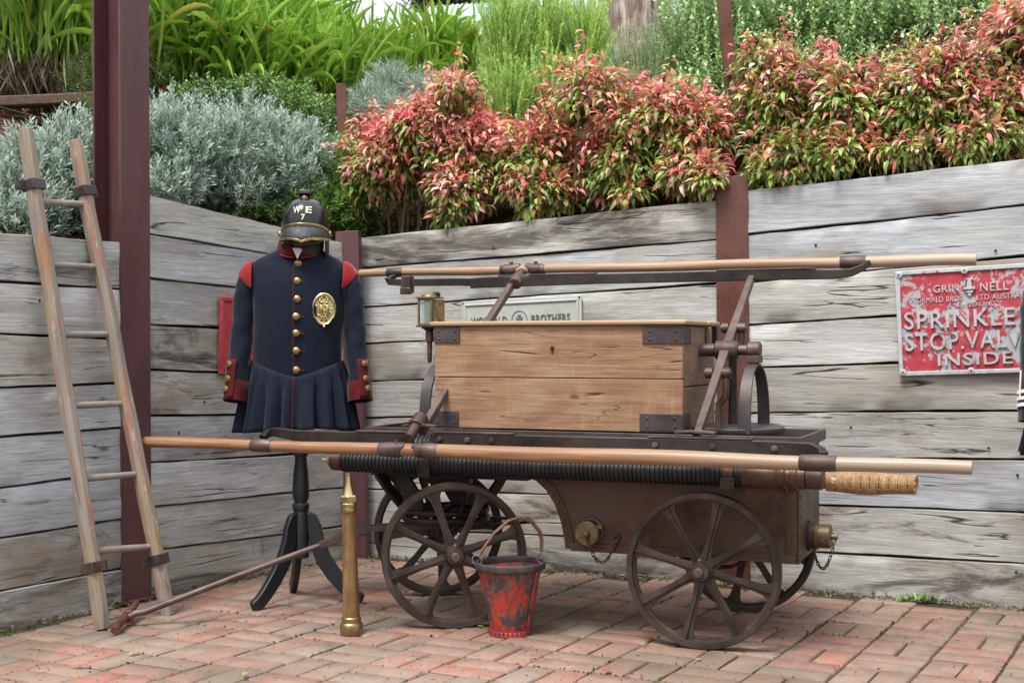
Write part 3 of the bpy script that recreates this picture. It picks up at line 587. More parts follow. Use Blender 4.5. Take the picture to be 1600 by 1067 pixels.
mg = wall_thing('wall_sign', 'pale cast name plate on the timber wall just above the wooden chest', 'sign', RA, dR, nR, angR, 816, 505, 0.008, R(-1.8))
a0 = on_wall(724, 500, RA, dR)[0]; a1 = on_wall(911, 500, RA, dR)[0]; MW = a1 - a0; MH = .235
part('sign_plate', MB().box((0, -.006, 0), (MW, .012, MH)), 'sign_white', mg, .002); part('sign_rim', rim_mb(MW - .03, MH - .03, .010, .012, .018), 'sign_white', mg, .004)
for x in (-1, 1):
    for z in (-1, 1): part('screw', MB().lathe([(.005, 0), (.004, .003)], (0, 0, 0), (0, -1, 0), 8), 'iron_dark', mg, loc=(x * (MW / 2 - .009), -.0121, z * (MH / 2 - .009)))
zt = .018
part('lettering', text_mesh('WORMALD', .195, .038, .004, .014), 'sign_dark', mg, loc=(-.168, -.0118, zt)); part('lettering', text_mesh('BROTHERS', .20, .038, .004, .014), 'sign_dark', mg, loc=(.160, -.0118, zt))
em = MB().torus((0, 0, 0), (0, 1, 0), .040, .0025, 28, 6).box((0, -.001, .018), (.018, .004, .008)).box((0, -.001, .006), (.034, .005, .010)).box((0, -.001, -.012), (.018, .005, .028), None, 1.3)
part('round_emblem', em, 'sign_dark', mg, .001, loc=(-.004, -.0125, zt))

lg = wall_thing('wall_sign', 'red cast sign with raised red letters, half hidden behind the navy coat', 'sign', LB, dL, nL, angL, 395, 526, 0.008, R(1.2))
a0 = on_wall(341, 500, LB, dL)[0]; a1 = on_wall(449, 500, LB, dL)[0]; LW = abs(a1 - a0); LH = .345
part('sign_plate', MB().box((0, -.006, 0), (LW, .012, LH)), 'sign_red2', lg, .002); part('sign_rim', rim_mb(LW, LH, .02, .012, .019), 'sign_red2', lg, .003)
for x in (-1, 1):
    for z in (-1, 1): part('screw', MB().lathe([(.006, 0), (.004, .003)], (0, 0, 0), (0, -1, 0), 8), 'iron_dark', lg, loc=(x * (LW / 2 - .022), -.0191, z * (LH / 2 - .02)))
for txt, z, hh, ww in (('SPRINKLER', .092, .078, LW - .13), ('STOP VALVE', .005, .078, LW - .13), ('AUTOMATIC', -.108, .030, LW - .10)):
    part('lettering', text_mesh(txt, ww, hh, .008, .02), 'sign_red2', lg, loc=(.02, -.0118, z))
# ================================================================== THE HAND PUMP CART  (local x along the cart, y away from the camera)
TH = R(-21.8)
cart = thing('hand_pump_cart', 'antique four-wheeled hand pump fire cart of brown iron and copper with long wooden pump poles', 'fire cart', (0, 5.36, 0), TH)
def cl(x, y):        # world ground point -> cart local
    p = Matrix.Rotation(-TH, 2) @ Vector((x, y - 5.36)); return p
# tank: deep box at the rear, shallow trough over the front axle
arch = [(.150, .562), (.195, .548), (.235, .515), (.270, .463), (.294, .40), (.306, .345), (.312, .300)]
outl = [(-.52, .700), (-.52, .600), (-.46, .580)] + arch + [(1.168, .291), (1.168, .700)]
tank = part('tank', MB().prism(outl, (0, 0, 0), (1, 0, 0), (0, 0, 1), (0, 1, 0), -.24, .24), 'copper', cart, .004, 30)
def rivets(mb, pts, nrmv, r=.0055):
    nrmv = Vector(nrmv).normalized(); t = nrmv.orthogonal()
    for p in pts:
        p = Vector(p); mb.lathe([(r, 0), (r * .8, r * .5), (.0005, r * .8)], p, nrmv, 7, False)
def interp(path, step):
    out = []; 
    for (x0, z0), (x1, z1) in zip(path[:-1], path[1:]):
        L = math.hypot(x1 - x0, z1 - z0); k = max(1, round(L / step)); out += [(x0 + (x1 - x0) * i / k, z0 + (z1 - z0) * i / k) for i in range(k)]
    return out
ap = [(x + .016, z + .012) for x, z in arch[:-1]] + [(.330, .300)]
part('arch_flange', MB().sweep([(x, -.2435, z) for x, z in ap], .007, .034, (0, 0, 1)) if False else MB().prism([(x, z) for x, z in arch] + [(x + .034, z + .012) for x, z in arch[::-1]], (0, 0, 0), (1, 0, 0), (0, 0, 1), (0, 1, 0), -.2465, -.2402), 'copper', tank, .001)
rv = MB(); rivets(rv, [(x + .017, -.2464, z + .010) for x, z in interp(arch, .030)], (0, -1, 0))
part('bottom_flange', MB().box((.748, -.2435, .309), (.83, .007, .030)), 'copper', tank, .001); rivets(rv, [(.36 + i * .032, -.247, .310) for i in range(25)], (0, -1, 0), .004)
part('corner_flange', MB().box((1.150, -.2435, .512), (.036, .0071, .374)).box((1.1715, -.222, .495), (.007, .036, .405)), 'copper', tank, .001); rivets(rv, [(1.150, -.247, .345 + i * .030) for i in range(12)], (0, -1, 0)); rivets(rv, [(1.175, -.222, .32 + i * .034) for i in range(11)], (1, 0, 0))
part('rivets', rv, 'copper', tank, 0, kind='stuff', label='rows of small round rivet heads')
part('tank_ring', MB().torus((1.035, -.246, .575), (0, 1, 0), .014, .003, 16, 6).cyl((1.035, -.24, .575), (1.035, -.25, .575), .008, None, 8), 'brass_dull', tank)
# tray on top
tray = part('tray_rim', MB().box((.335, -.249, .716), (1.71, .018, .040)).box((.335, .249, .716), (1.71, .018, .040)).box((1.182, 0, .716), (.016, .479, .040)).box((-.512, 0, .716), (.016, .479, .040)), 'iron_plate', cart, .002)
part('tray_floor', MB().box((.335, 0, .7035), (1.67, .475, .006)), 'iron_dark', cart)
part('trough_bottom_bar', MB().box((-.17, -.225, .560), (.66, .05, .028)).box((-.17, .225, .560), (.66, .05, .028)).box((-.42, 0, .563), (.10, .46, .022)), 'iron_dark', cart, .002)
# chest
chest = part('pump_chest', MB().box((.270, 0, .750), (.955, .48, .012)), 'chest_side', cart)
CX0, CX1, CZ0, CZ1 = -.222, .760, .742, 1.128
mz = .934
def board(name, c, d, mat, seed, bev=.004, lbl=None):
    return part(name, MB().box((0, 0, 0), d), mat, chest, bev, 35, c, label=lbl)
board('front_board', ((CX0 + CX1) / 2, -.2385, (CZ0 + mz) / 2 - .001), (CX1 - CX0, .024, mz - CZ0 - .0012), 'chest', 1, .0018)
board('front_board', ((CX0 + CX1) / 2, -.2380, (CZ1 + mz) / 2 + .001), (CX1 - CX0, .024, CZ1 - mz - .0012), 'chest', 2, .0018)
board('back_board', ((CX0 + CX1) / 2, .238, (CZ1 + CZ0) / 2), (CX1 - CX0, .024, CZ1 - CZ0), 'chest', 3)
for x in (CX0 + .012, CX1 - .012):
    board('side_board', (x, 0, (CZ0 + .905) / 2), (.024, .450, .905 - CZ0 - .004), 'chest_side', 4); board('side_board', (x + (.001 if x > 0 else -.001), 0, (CZ1 + .905) / 2), (.024, .450, CZ1 - .905 - .003), 'chest_side', 5)
lid = part('lid', MB().box((0, 0, 0), (CX1 - CX0 + .030, .345, .018)), 'lid', chest, .006, 35, ((CX0 + CX1) / 2, -.093, 1.1385))
part('lid', MB().box((0, 0, 0), (CX1 - CX0 + .034, .175, .018)), 'lid', chest, .006, 35, ((CX0 + CX1) / 2 + .003, .170, 1.1390))
part('side_batten', MB().box((0, 0, 0), (.018, .03, .11)), 'chest_side', chest, .003, 35, (CX1 + .012, .10, 1.072)); 
part('side_batten', MB().box((0, 0, 0), (.018, .022, .08)), 'iron_plate', chest, .003, 35, (CX1 + .012, .215, 1.088))
def corner_plate(x, z, w, h, wrap):
    mb = MB().box((0, -.0025, 0), (w, .005, h)); s = 1 if x > .3 else -1
    xe = s * w / 2
    if wrap: mb.box((xe + s * .0015, .0475, 0), (.005, .105, h))
    for i in (-.32, .32):
        for j in (-.25, .25): mb.lathe([(.006, 0), (.004, .003)], (i * w, -.005, j * h), (0, -1, 0), 8)
    part('corner_plate', mb, 'iron_plate', chest, .001, 35, (x, -.2508, z))
corner_plate(CX0 + .053, 1.096, .108, .062, False); corner_plate(CX0 + .049, .774, .108, .058, False); corner_plate(CX1 - .073, 1.092, .150, .062, True); corner_plate(CX1 - .079, .777, .160, .062, True)
part('keyhole', MB().lathe([(.009, 0), (.008, .003)], (0, 0, 0), (0, -1, 0), 12).box((0, -.0015, -.011), (.007, .003, .014)), 'iron_dark', chest, 0, 35, (.262, -.2503, 1.045))
# levers, shaft, rails, poles
Z0, A_, B_ = 1.038, .47, .302           # pivot height; half reach and half rise of the levers
def lev(s, t): return Vector((s, t, Z0 + B_ / A_ * t))
for s, sh in ((.862, 0), (-.178, 0)):
    g_ = part('end_lever', MB().sweep([lev(s, -A_ + .01) + Vector((.0, 0, -.01)), lev(s, -.2), lev(s, -.05), lev(s, 0), lev(s, .05), lev(s, .2), lev(s, A_ - .01) + Vector((0, 0, -.005))], [.030, .026, .032, .046, .032, .026, .030], [.026, .030, .034, .040, .034, .030, .026], (1, 0, 0)), 'iron', cart, .003)
    part('lever_hub', MB().lathe([(.030, -.045), (.036, -.040), (.036, .030), (.030, .042)], (s + .005, 0, Z0), (1, 0, 0), 20), 'iron', g_)
    part('lever_foot', MB().sweep([(s - .07, -A_, Z0 - B_ + .022), (s - .02, -A_, Z0 - B_ + .026), (s + .02, -A_, Z0 - B_ + .026), (s + .07, -A_, Z0 - B_ + .022)], .034, .008), 'iron', g_, .001)
    part('lever_foot', MB().sweep([(s - .07, A_, Z0 + B_ + .019), (s + .07, A_, Z0 + B_ + .019)], .034, .008), 'iron', g_, .001)
    for t in (-.13, .13):
        p = lev(s, t); pin = part('link_pin', MB().cyl(p + Vector((-.050, 0, 0)), p + Vector((.050, 0, 0)), .010, None, 12).lathe([(.020, 0), (.020, .026)], p + Vector((-.045, 0, 0)), (1, 0, 0), 14).lathe([(.020, 0), (.020, .030)], p + Vector((.016, 0, 0)), (1, 0, 0), 14), 'iron', g_)
        off = .030 if s > 0 else -.03
        part('pump_rod', MB().tube([p + Vector((off, 0, 0)), p + Vector((off, 0, -.045)), (s + off - .004, t * .92, p.z - .085), (s, t * .85, p.z - .115), (s, t * .85, .742)], [.013, .013, .013, .016, .017], 10), 'iron_dark' if t > 0 else 'iron', g_)
part('rocker_shaft', MB().cyl((-.30, 0, Z0), (.985, 0, Z0), .019, None, 18).lathe([(.024, 0), (.024, .09)], (.745, 0, Z0), (1, 0, 0), 18), 'iron', cart)
for s in (.968, -.30):
    st = part('arch_stand', MB().sweep([(s, .175 * math.cos(q), .735 + .262 * math.sin(q) ** .8) for q in [math.pi * i / 20 for i in range(21)]], .042, .016, (1, 0, 0)) if False else MB(), 'iron', cart) if False else None
    pts = [Vector((s, -.175 * math.cos(q), .736 + .250 * math.sin(q) ** .72)) for q in [math.pi * i / 22 for i in range(23)]]
    mb = MB(); rings = []
    for i, p in enumerate(pts):
        d = (pts[min(i + 1, 22)] - pts[max(i - 1, 0)]).normalized(); nn = Vector((0, -d.z, d.y)).normalized(); hw = .017 + .006 * abs(math.cos(math.pi * i / 22)); tt = .010
        rings.append([p + Vector((-hw, 0, 0)) - nn * tt / 2, p + Vector((hw, 0, 0)) - nn * tt / 2, p + Vector((hw, 0, 0)) + nn * tt / 2, p + Vector((-hw, 0, 0)) + nn * tt / 2])
    mb.loft(rings); st = part('arch_stand', mb, 'iron_plate', cart, .002)
    part('bearing', MB().lathe([(.027, -.024), (.032, -.020), (.032, .020), (.027, .024)], (s, 0, Z0), (1, 0, 0), 18).box((s, 0, Z0 - .034), (.05, .07, .026)).box((s, -.024, Z0 - .052), (.02, .014, .030)).box((s, .024, Z0 - .052), (.02, .014, .030)), 'iron', st, .002)
part('cylinder_plate', MB().lathe([(.17, 0), (.172, .004), (.172, .016), (.165, .020)], (0, 0, 0), (0, 0, 1), 30), 'iron_plate', cart, .001, 35, (.905, 0, .7365)).scale = (1.0, 1.15, 1)
part('cylinder_plate', MB().lathe([(.10, 0), (.10, .02)], (0, 0, 0), (0, 0, 1), 24), 'iron_plate', cart, .001, 35, (-.33, 0, .7365)).scale = (1.0, 1.6, 1)
part('cross_bar', MB().box((-.30, -.06, .753), (.09, .16, .010)).box((-.30, -.12, .772), (.05, .012, .030)), 'rust_post', cart, .002)
# near rail (low) and far rail (high)
TN, ZN = -.47, .706
rail = part('side_rail', MB().sweep([(-.835, TN - .035, .700), (-.83, TN, .716), (-.80, TN, .722), (-.70, TN, .710), (-.235, TN, .708), (-.215, TN, .716)], [.032] * 6, [.022, .030, .034, .042, .046, .046]), 'iron_dark', cart, .003)
part('rail_plate', MB().sweep([(-.44, TN - .001, .734), (-.22, TN - .001, .734)], .036, .006), 'iron', rail, .001)
rail2 = part('side_rail', MB().sweep([(-.13, TN, .708), (.25, TN, .709), (1.10, TN, .711), (1.25, TN, .709), (1.283, TN - .008, .700), (1.296, TN - .026, .688)], [.030, .030, .030, .030, .032, .034], [.052, .052, .052, .050, .044, .036]), 'iron_dark', cart, .003)
part('rail_top_strap', MB().sweep([(-.115, TN, .7375), (.20, TN, .7380)], .034, .006), 'iron', rail2, .001)
part('rail_top_strap', MB().sweep([(.70, TN, .7405), (1.06, TN, .7405)], .034, .006), 'iron', rail2, .001)
for s in (-.09, .02, .115, .725, .925, 1.135):
    part('bolt', MB().lathe([(.012, 0), (.012, .008), (.008, .009), (.007, .014)], (s, TN - .015, .712), (0, -1, 0), 6), 'iron', rail2)
TF, ZF = .47, 1.338
rail3 = part('side_rail', MB().sweep([(-.775, TF + .035, 1.372), (-.795, TF + .008, 1.352), (-.78, TF, 1.342), (-.72, TF, 1.338), (-.44, TF, 1.336), (-.30, TF, 1.330)], [.03] * 6, [.018, .024, .028, .030, .032, .036]), 'iron_dark', cart, .003)
part('rail_clamp', MB().box((-.690, TF - .005, 1.330), (.044, .05, .075)).box((-.69, TF - .02, 1.300), (.05, .03, .03)), 'iron', rail3, .004)
rail4 = part('side_rail', MB().sweep([(-.38, TF - .004, 1.329), (-.30, TF - .004, 1.332), (.25, TF - .004, 1.338), (1.0, TF - .004, 1.340), (1.20, TF, 1.338), (1.255, TF, 1.343), (1.295, TF + .012, 1.362), (1.315, TF + .045, 1.385)], [.03] * 8, [.044, .046, .042, .042, .038, .032, .026, .022]), 'iron_dark', cart, .003)
part('rail_top_strap', MB().sweep([(.72, TF - .004, 1.3635), (1.12, TF - .004, 1.3640)], .034, .006), 'iron', rail4, .001)
part('rail_top_strap', MB().sweep([(-.10, TF - .004, 1.3600), (.20, TF - .004, 1.3615)], .034, .006), 'iron', rail4, .001)
def pump_pole(s0, s1, t, z, mat, lab, ferr, r):
    n = 30; pts = [(s0 + (s1 - s0) * i / n, t, z + .002 * math.sin(i * .7) * min(1, i, n - i)) for i in range(n + 1)]
    p = part('pump_pole', MB().tube([(s0 - .001, t, z)] + pts + [(s1 + .001, t, z)], [r(s0) * .8] + [r(s0 + (s1 - s0) * i / n) for i in range(n + 1)] + [r(s1) * .8], 16), mat, cart, label=lab)
    for a, b in ferr:
        q_ = r((a + b) / 2); part('ferrule', MB().lathe([(q_ + .001, 0), (q_ + .003, .003), (q_ + .0050, (b - a) * .5), (q_ + .003, b - a - .003), (q_ + .001, b - a)], (a, t, z), (1, 0, 0), 18), 'iron', p)
    return p
pn = pump_pole(-1.362, 1.760, -.53, .672, 'pole', 'near low pump pole', ((-.865, -.775), (-.315, -.225), (-.165, -.075), (1.225, 1.345)), lambda s: .0215 + .0065 * math.exp(-((s - .55) / .75) ** 2) + .0005 * math.sin(s * 9))
pf = pump_pole(-.965, 1.720, .53, 1.388, 'pole_far', 'far raised pump pole', ((-.825, -.745), (-.265, -.205), (-.125, -.055), (1.205, 1.305)), lambda s: .0175 + .0022 * (s + .9) + .0004 * math.sin(s * 11))
# pivoting sleeves that join each pole to its lever end
def pivot(s, sgn, parent):
    d = Vector((0, .84, .54)) * sgn; b = Vector((s, .47 * sgn, Z0 + B_ * sgn)) + (Vector((0, 0, .028)) if sgn < 0 else Vector((0, 0, .005)))
    mb = MB().tube([b - d * .045, b - d * .040, b + d * .012, b + d * .014, b + d * .085, b + d * .086], [.024, .029, .029, .020, .018, .012], 16).torus(b + d * .012, d, .025, .004, 20, 6)
    part('pole_pivot', mb, 'iron', parent)
    k_ = 1.0 if sgn > 0 else 1.12; pz = .672 if sgn < 0 else 1.388; pt = .53 * sgn
    part('pole_yoke', MB().tube([(s - .085, pt, pz), (s - .05, pt, pz), (s - .012, pt + sgn * .004, pz + .012)], [.0255 * k_, .026 * k_, .018], 14).tube([(s + .085, pt, pz), (s + .05, pt, pz), (s + .012, pt + sgn * .004, pz + .012)], [.0255 * k_, .026 * k_, .018], 14)
         .box((s - .055, pt, pz + .030), (.014, .014, .010)).box((s + .06, pt, pz + .030), (.014, .014, .010)), 'iron', parent, .001)
pivot(-.190, -1, pn); pivot(-.160, 1, pf)
# ---- wheels
def spoke_mesh(r0, r1):
    n = 8; rings = []
    for i in range(n + 1):
        k = i / n; x = r0 + (r1 - r0) * k; w = .020 - .006 * math.sin(math.pi * min(1, k * 1.1)) + (.016 * max(0, (k - .86) / .14)) + .004 * max(0, (.15 - k) / .15); h = .0055; rb = .006; rw = .0042
        rings.append([Vector((x, -.002, -w)), Vector((x, -.002, w)) * 1, Vector((x, -h - .002, w * .92)), Vector((x, -h - .003, rw)), Vector((x, -h - rb - .006, rw * .75)), Vector((x, -h - rb - .006, -rw * .75)), Vector((x, -h - .003, -rw)), Vector((x, -h - .002, -w * .92))])
    return MB().loft(rings).mesh('spoke', 40)
SPOKE = spoke_mesh(.030, .249); SPOKE.materials.append(MT['wheel'])
RIM = MB().lathe([(.2515, -.026), (.2700, -.0265), (.2722, -.022), (.2722, .022), (.2700, .0265), (.2515, .026), (.2500, .020), (.2545, .017), (.2545, .007), (.2420, .004), (.2400, .0), (.2420, -.006), (.2545, -.009), (.2545, -.017), (.2500, -.020), (.2515, -.026)], (0, 0, 0), (0, 1, 0), 72, False).mesh('wheel', 50); RIM.materials.append(MT['wheel'])
HUB = MB().lathe([(.012, -.060), (.030, -.058), (.034, -.050), (.034, -.020), (.040, -.012), (.042, 0), (.040, .012), (.034, .030), (.030, .055), (.012, .056)], (0, 0, 0), (0, 1, 0), 28).mesh('hub', 35); HUB.materials.append(MT['wheel'])
CAP = MB().lathe([(.018, -.058), (.0185, -.074), (.015, -.078), (.001, -.079)], (0, 0, 0), (0, 1, 0), 8).lathe([(.008, 0), (.009, .012), (.004, .017)], (0, -.048, .030), (0, 0, 1), 10).mesh('axle_cap', 35); CAP.materials.append(MT['iron'])
def wheel(x, y, yaw, phase, flip=1):
    w = link('wheel', RIM, None, cart, (x, y, .2722), (0, 0, yaw + (0 if flip > 0 else math.pi)))
    for k in range(8):
        o = link('spoke', SPOKE, None, w, (0, 0, 0), (0, -R(phase + 45 * k), 0))
    link('hub', HUB, None, w); link('axle_cap', CAP, None, w); return w
wheel(.862, -.36, 0, 31); wheel(.862, .36, 0, 12, -1)
YAW = R(29.9); fc = cl(-.265, 5.39); ax = Vector((-math.sin(YAW), math.cos(YAW)))     # local axle direction
wheel(fc.x - ax.x * .34, fc.y - ax.y * .34, YAW, 19); wheel(fc.x + ax.x * .34, fc.y + ax.y * .34, YAW, 40, -1)
part('rear_axle', MB().cyl((.862, -.34, .2722), (.862, .34, .2722), .015, None, 12).box((.862, 0, .282), (.05, .50, .018)).sweep([(.74, -.20, .292), (.80, -.20, .262), (.862, -.20, .258), (.92, -.20, .262), (.99, -.20, .292)], .04, .010).sweep([(.74, .20, .292), (.80, .20, .262), (.862, .20, .258), (.92, .20, .262), (.99, .20, .292)], .04, .010), 'iron_dark', cart, .001)
def fl(x, y, z): return (fc.x + math.cos(YAW) * x - math.sin(YAW) * y, fc.y + math.sin(YAW) * x + math.cos(YAW) * y, z)   # steering frame -> cart
part('front_axle', MB().cyl(fl(0, -.33, .2722), fl(0, .33, .2722), .015, None, 12).sweep([fl(0, -.25, .285), fl(0, 0, .30), fl(0, .25, .285)], .045, .026), 'iron_dark', cart, .002)
part('turntable', MB().torus((fc.x, fc.y, .372), (0, 0, 1), .165, .014, 40, 8, .9).torus((fc.x, fc.y, .402), (0, 0, 1), .165, .013, 40, 8, .9).box((fc.x, fc.y, .402), (.33, .05, .018)).box((fc.x, fc.y, .402), (.05, .33, .018)).lathe([(.03, 0), (.03, .14)], (fc.x, fc.y, .27), (0, 0, 1), 14), 'iron_dark', cart, .001)
for (x, y) in ((-.15, -.12), (-.15, .12), (.14, -.12), (.14, .12)):
    part('bolster_strut', MB().sweep([(fc.x + x * 1.35, fc.y + y * 1.55, .562), (fc.x + x * 1.15, fc.y + y * 1.3, .49), (fc.x + x * .8, fc.y + y * .9, .405)], [.075, .055, .050], .016, (1, 0, .2)), 'iron_dark', cart, .003)
part('bolster_web', MB().prism([(-.17, .552), (.02, .552), (.06, .50), (.11, .41), (-.02, .41), (-.06, .47), (-.15, .50)], (fc.x, fc.y, 0), (1, 0, 0), (0, 0, 1), (0, 1, 0), .10, .116), 'iron_dark', cart, .002)
part('bolster_web', MB().prism([(-.20, .552), (-.10, .552), (-.04, .47), (-.03, .41), (-.12, .41), (-.12, .47)], (fc.x, fc.y, 0), (1, 0, 0), (0, 0, 1), (0, 1, 0), -.146, -.128), 'iron_dark', cart, .002)
for y in (-.12, .12):
    part('axle_bracket', MB().sweep([fl(0, y, .30), fl(-.01, y, .345), fl(-.06, y, .365)], .04, .012).sweep([fl(0, y, .30), fl(.05, y, .345), fl(.12, y, .365)], .04, .012), 'iron_dark', cart, .002)
part('ring_stay', MB().sweep([fl(.15, -.12, .352), fl(.34, -.05, .352), fl(.34, .05, .352), fl(.15, .12, .352)], .022, .010), 'iron_dark', cart, .001)
# draw bar
jw = cl(-.59, 5.30); J = Vector((jw.x, jw.y, .333)); tw = cl(-1.440, 5.062); T = Vector((tw.x, tw.y, .038))
dd = (T - J); dh = Vector((dd.x, dd.y, 0)).normalized(); sd = Vector((-dh.y, dh.x, 0))
for k in (-1, 1):
    q = Vector(fl(-.02, k * .075, .345)); part('draw_link', MB().sweep([q, J + sd * k * -.026 * (1 if (sd.dot(q - J) * k) < 0 else -1) + Vector((0, 0, .004)), J + sd * k * -.026 * (1 if (sd.dot(q - J) * k) < 0 else -1) + dh * .012], .010, .020), 'iron', cart, .001)
part('draw_joint', MB().cyl(J - sd * .045, J + sd * .045, .011, None, 12).lathe([(.021, 0), (.021, .014)], J - sd * .040, sd, 14).lathe([(.021, 0), (.021, .014)], J + sd * .026, sd, 14).lathe([(.013, 0), (.012, .008)], J + sd * .045, sd, 6).lathe([(.013, 0), (.012, .008)], J - sd * .045, -sd, 6), 'iron', cart)
db = part('draw_bar', MB().sweep([J, J + dd * .07, J + dd * .19], [.012, .012, .020], [.040, .034, .026]).sweep([J + sd * .02, J + sd * .02 + dd * .1, J + dd * .19], .010, [.026, .026, .022]).sweep([J - sd * .02, J - sd * .02 + dd * .1, J + dd * .19], .010, [.026, .026, .022]).tube([J + dd * .17, J + dd * .25, J + dd * .5, J + dd * .93 + Vector((0, 0, -.004)), J + dd * .97 + Vector((0, 0, .003)), T], [.010, .0125, .0125, .0125, .013, .013], 12), 'iron', cart, .001)
w1 = cl(-1.447, 4.905); w2 = cl(-1.452, 5.215)
part('cross_handle', MB().tube([(w1.x, w1.y, .020), (w1.x * .52 + w2.x * .48, w1.y * .52 + w2.y * .48, .038), (w2.x, w2.y, .062)], [.0135, .016, .013], 12).torus(T + Vector((0, 0, .002)), (w2 - w1).to_3d(), .018, .007, 18, 8), 'rust_post', db)
# outlets with caps and chains
def chain(pts, L=.0135, r=.0022):
    mb = MB(); P = [Vector(p) for p in pts]; seg = []
    for a, b in zip(P[:-1], P[1:]):
        k = max(1, round((b - a).length / L)); seg += [a.lerp(b, i / k) for i in range(k)]
    seg.append(P[-1])
    for i, (a, b) in enumerate(zip(seg[:-1], seg[1:])):
        d = (b - a).normalized(); o = d.orthogonal().normalized(); n2 = d.cross(o); ax_ = o if i % 2 else n2; c = (a + b) / 2; e = ax_.cross(d); rings = []
        for q in range(10):
            an = 2 * math.pi * q / 10; pc_ = c + d * math.cos(an) * .0105 + e * math.sin(an) * .0058; dr = (d * math.cos(an) + e * math.sin(an)).normalized()
            rings.append([pc_ + dr * r * math.cos(w) + ax_ * r * math.sin(w) for w in (0, 1.57, 3.14, 4.71)])
        mb.loft(rings, False, True)
    return mb
def sag(a, b, dz, n=8):
    a, b = Vector(a), Vector(b); return [a.lerp(b, i / n) + Vector((0, 0, -dz * 4 * (i / n) * (1 - i / n))) for i in range(n + 1)]
oc = part('side_outlet', MB().lathe([(.050, 0), (.050, .010), (.042, .012), (.042, .040)], (.412, -.240, .372), (0, -1, 0), 28), 'copper', cart, .001)
part('outlet_cap', MB().lathe([(.044, .036), (.046, .038), (.046, .056), (.042, .060), (.001, .060)], (.412, -.240, .368), (0, -1, 0), 32).lathe([(.011, 0), (.014, .006), (.011, .016), (.002, .018)], (.412, -.300, .368), (0, -1, 0), 14).box((.412 + .048, -.285, .395), (.02, .014, .016)), 'brass_dull', oc)
part('chain', chain(sag((.418, -.312, .352), (.512, -.252, .345), .085)), 'iron', oc); part('chain_lug', MB().torus((.512, -.250, .352), (0, 1, 0), .010, .004, 14, 6).torus((.418, -.314, .356), (1, 0, 0), .007, .003, 12, 6), 'iron', oc)
ec = part('end_outlet', MB().lathe([(.056, 0), (.056, .008), (.050, .010), (.047, .030)], (1.168, 0, .362), (1, 0, 0), 28), 'iron_dark', cart, .001)
part('outlet_cap', MB().lathe([(.048, .022), (.050, .026), (.050, .034), (.044, .037), (.044, .076), (.040, .080), (.001, .080)], (1.168, 0, .362), (1, 0, 0), 32).lathe([(.010, 0), (.010, .012), (.013, .014), (.012, .022), (.002, .024)], (1.248, 0, .362), (1, 0, 0), 14).lathe([(.010, 0), (.009, .012)], (1.225, -.040, .355), (0, -1, 0), 12), 'brass_dull', ec)
part('chain', chain(sag((1.190, -.04, .318), (1.262, -.012, .350), .085)), 'iron_dark', ec)
part('drain_cock', MB().cyl((1.12, -.262, .575), (1.12, -.262, .640), .008, None, 10).cyl((1.135, -.262, .545), (1.135, -.262, .60), .006, None, 8), 'copper', cart)

# ---- suction hoses, strainer basket, spare pole: things lying along the cart
def ribbed(s0, s1, t, z, r, mat='hose'):
    prof = []; k = 0; x = s0
    while x < s1:
        prof += [(r - .006, x), (r, x + .004), (r, x + .010), (r - .006, x + .014)]; x += .0165 + .0012 * math.sin(x * 60)
    return MB().lathe([(a, b) for a, b in prof], (0, t, z), (1, 0, 0), 20)
h1 = thing('suction_hose', 'thick black ribbed suction hose running along the cart just under the near pole', 'hose', (0, 5.36, 0), TH)
part('hose_body', ribbed(-.57, 1.00, -.345, .607, .042), 'hose', h1, 0, 25)
part('hose_binding', MB().lathe([(.030, -.62), (.038, -.612), (.040, -.57)], (0, -.345, .607), (1, 0, 0), 18), 'hose_end', h1)
part('hose_binding', MB().lathe([(.041, 1.0), (.043, 1.003), (.043, 1.115), (.040, 1.12)], (0, -.345, .607), (1, 0, 0), 20), 'hose_end', h1)
part('cord_end', MB().lathe([(.001, -.665), (.008, -.66), (.006, -.648), (.012, -.64), (.028, -.622), (.030, -.618)], (0, -.345, .607), (1, 0, 0), 14), 'dead', h1)
part('coupling', MB().lathe([(.040, 1.12), (.043, 1.125), (.043, 1.145), (.038, 1.150), (.038, 1.165), (.047, 1.168), (.047, 1.188), (.042, 1.192), (.042, 1.215)], (0, -.345, .607), (1, 0, 0), 22), 'hose_end', h1)
part('end_plug', MB().lathe([(.036, 1.216), (.040, 1.222), (.041, 1.27), (.034, 1.275)], (0, -.345, .607), (1, 0, 0), 20), 'iron', h1)
h2 = thing('suction_hose', 'second ribbed black hose, higher and behind, its ribs just showing above the near pole', 'hose', (0, 5.36, 0), TH)
part('hose_body', ribbed(-.50, .80, -.302, .668, .040), 'hose', h2, 0, 25)
part('coupling', MB().lathe([(.038, .80), (.042, .803), (.042, .90), (.038, .905)], (0, -.302, .668), (1, 0, 0), 20), 'copper_tube', h2)
for s in (-.20, .955):
    part('hose_strap', MB().lathe([(.0435, -.018), (.0465, -.017), (.0465, .017), (.0435, .018)], (s, -.345, .607), (1, 0, 0), 24, False), 'iron_dark' if s < 0 else 'copper', cart, .001)
    part('hose_bracket', MB().box((s, -.30, .562), (.05, .13, .010)).box((s, -.395, .58), (.05, .010, .04)), 'iron_dark', cart, .002)
sp = thing('spare_pole', 'short spare wooden pole end poking out of the rear of the cart beside the tray', 'pole', (0, 5.36, 0), TH)
part('pole_shaft', MB().tube([(.90, -.30, .668), (.91, -.30, .668), (1.27, -.30, .668), (1.275, -.30, .668)], [.015, .021, .021, .016], 16), 'pole_far', sp)
bk = thing('strainer_basket', 'small tan wicker strainer basket sticking out of the right end of the cart', 'basket', (0, 5.36, 0), TH)
def br(x):
    k = (x - 1.275) / .285; return .034 + .009 * math.exp(-((k - .42) / .25) ** 2)
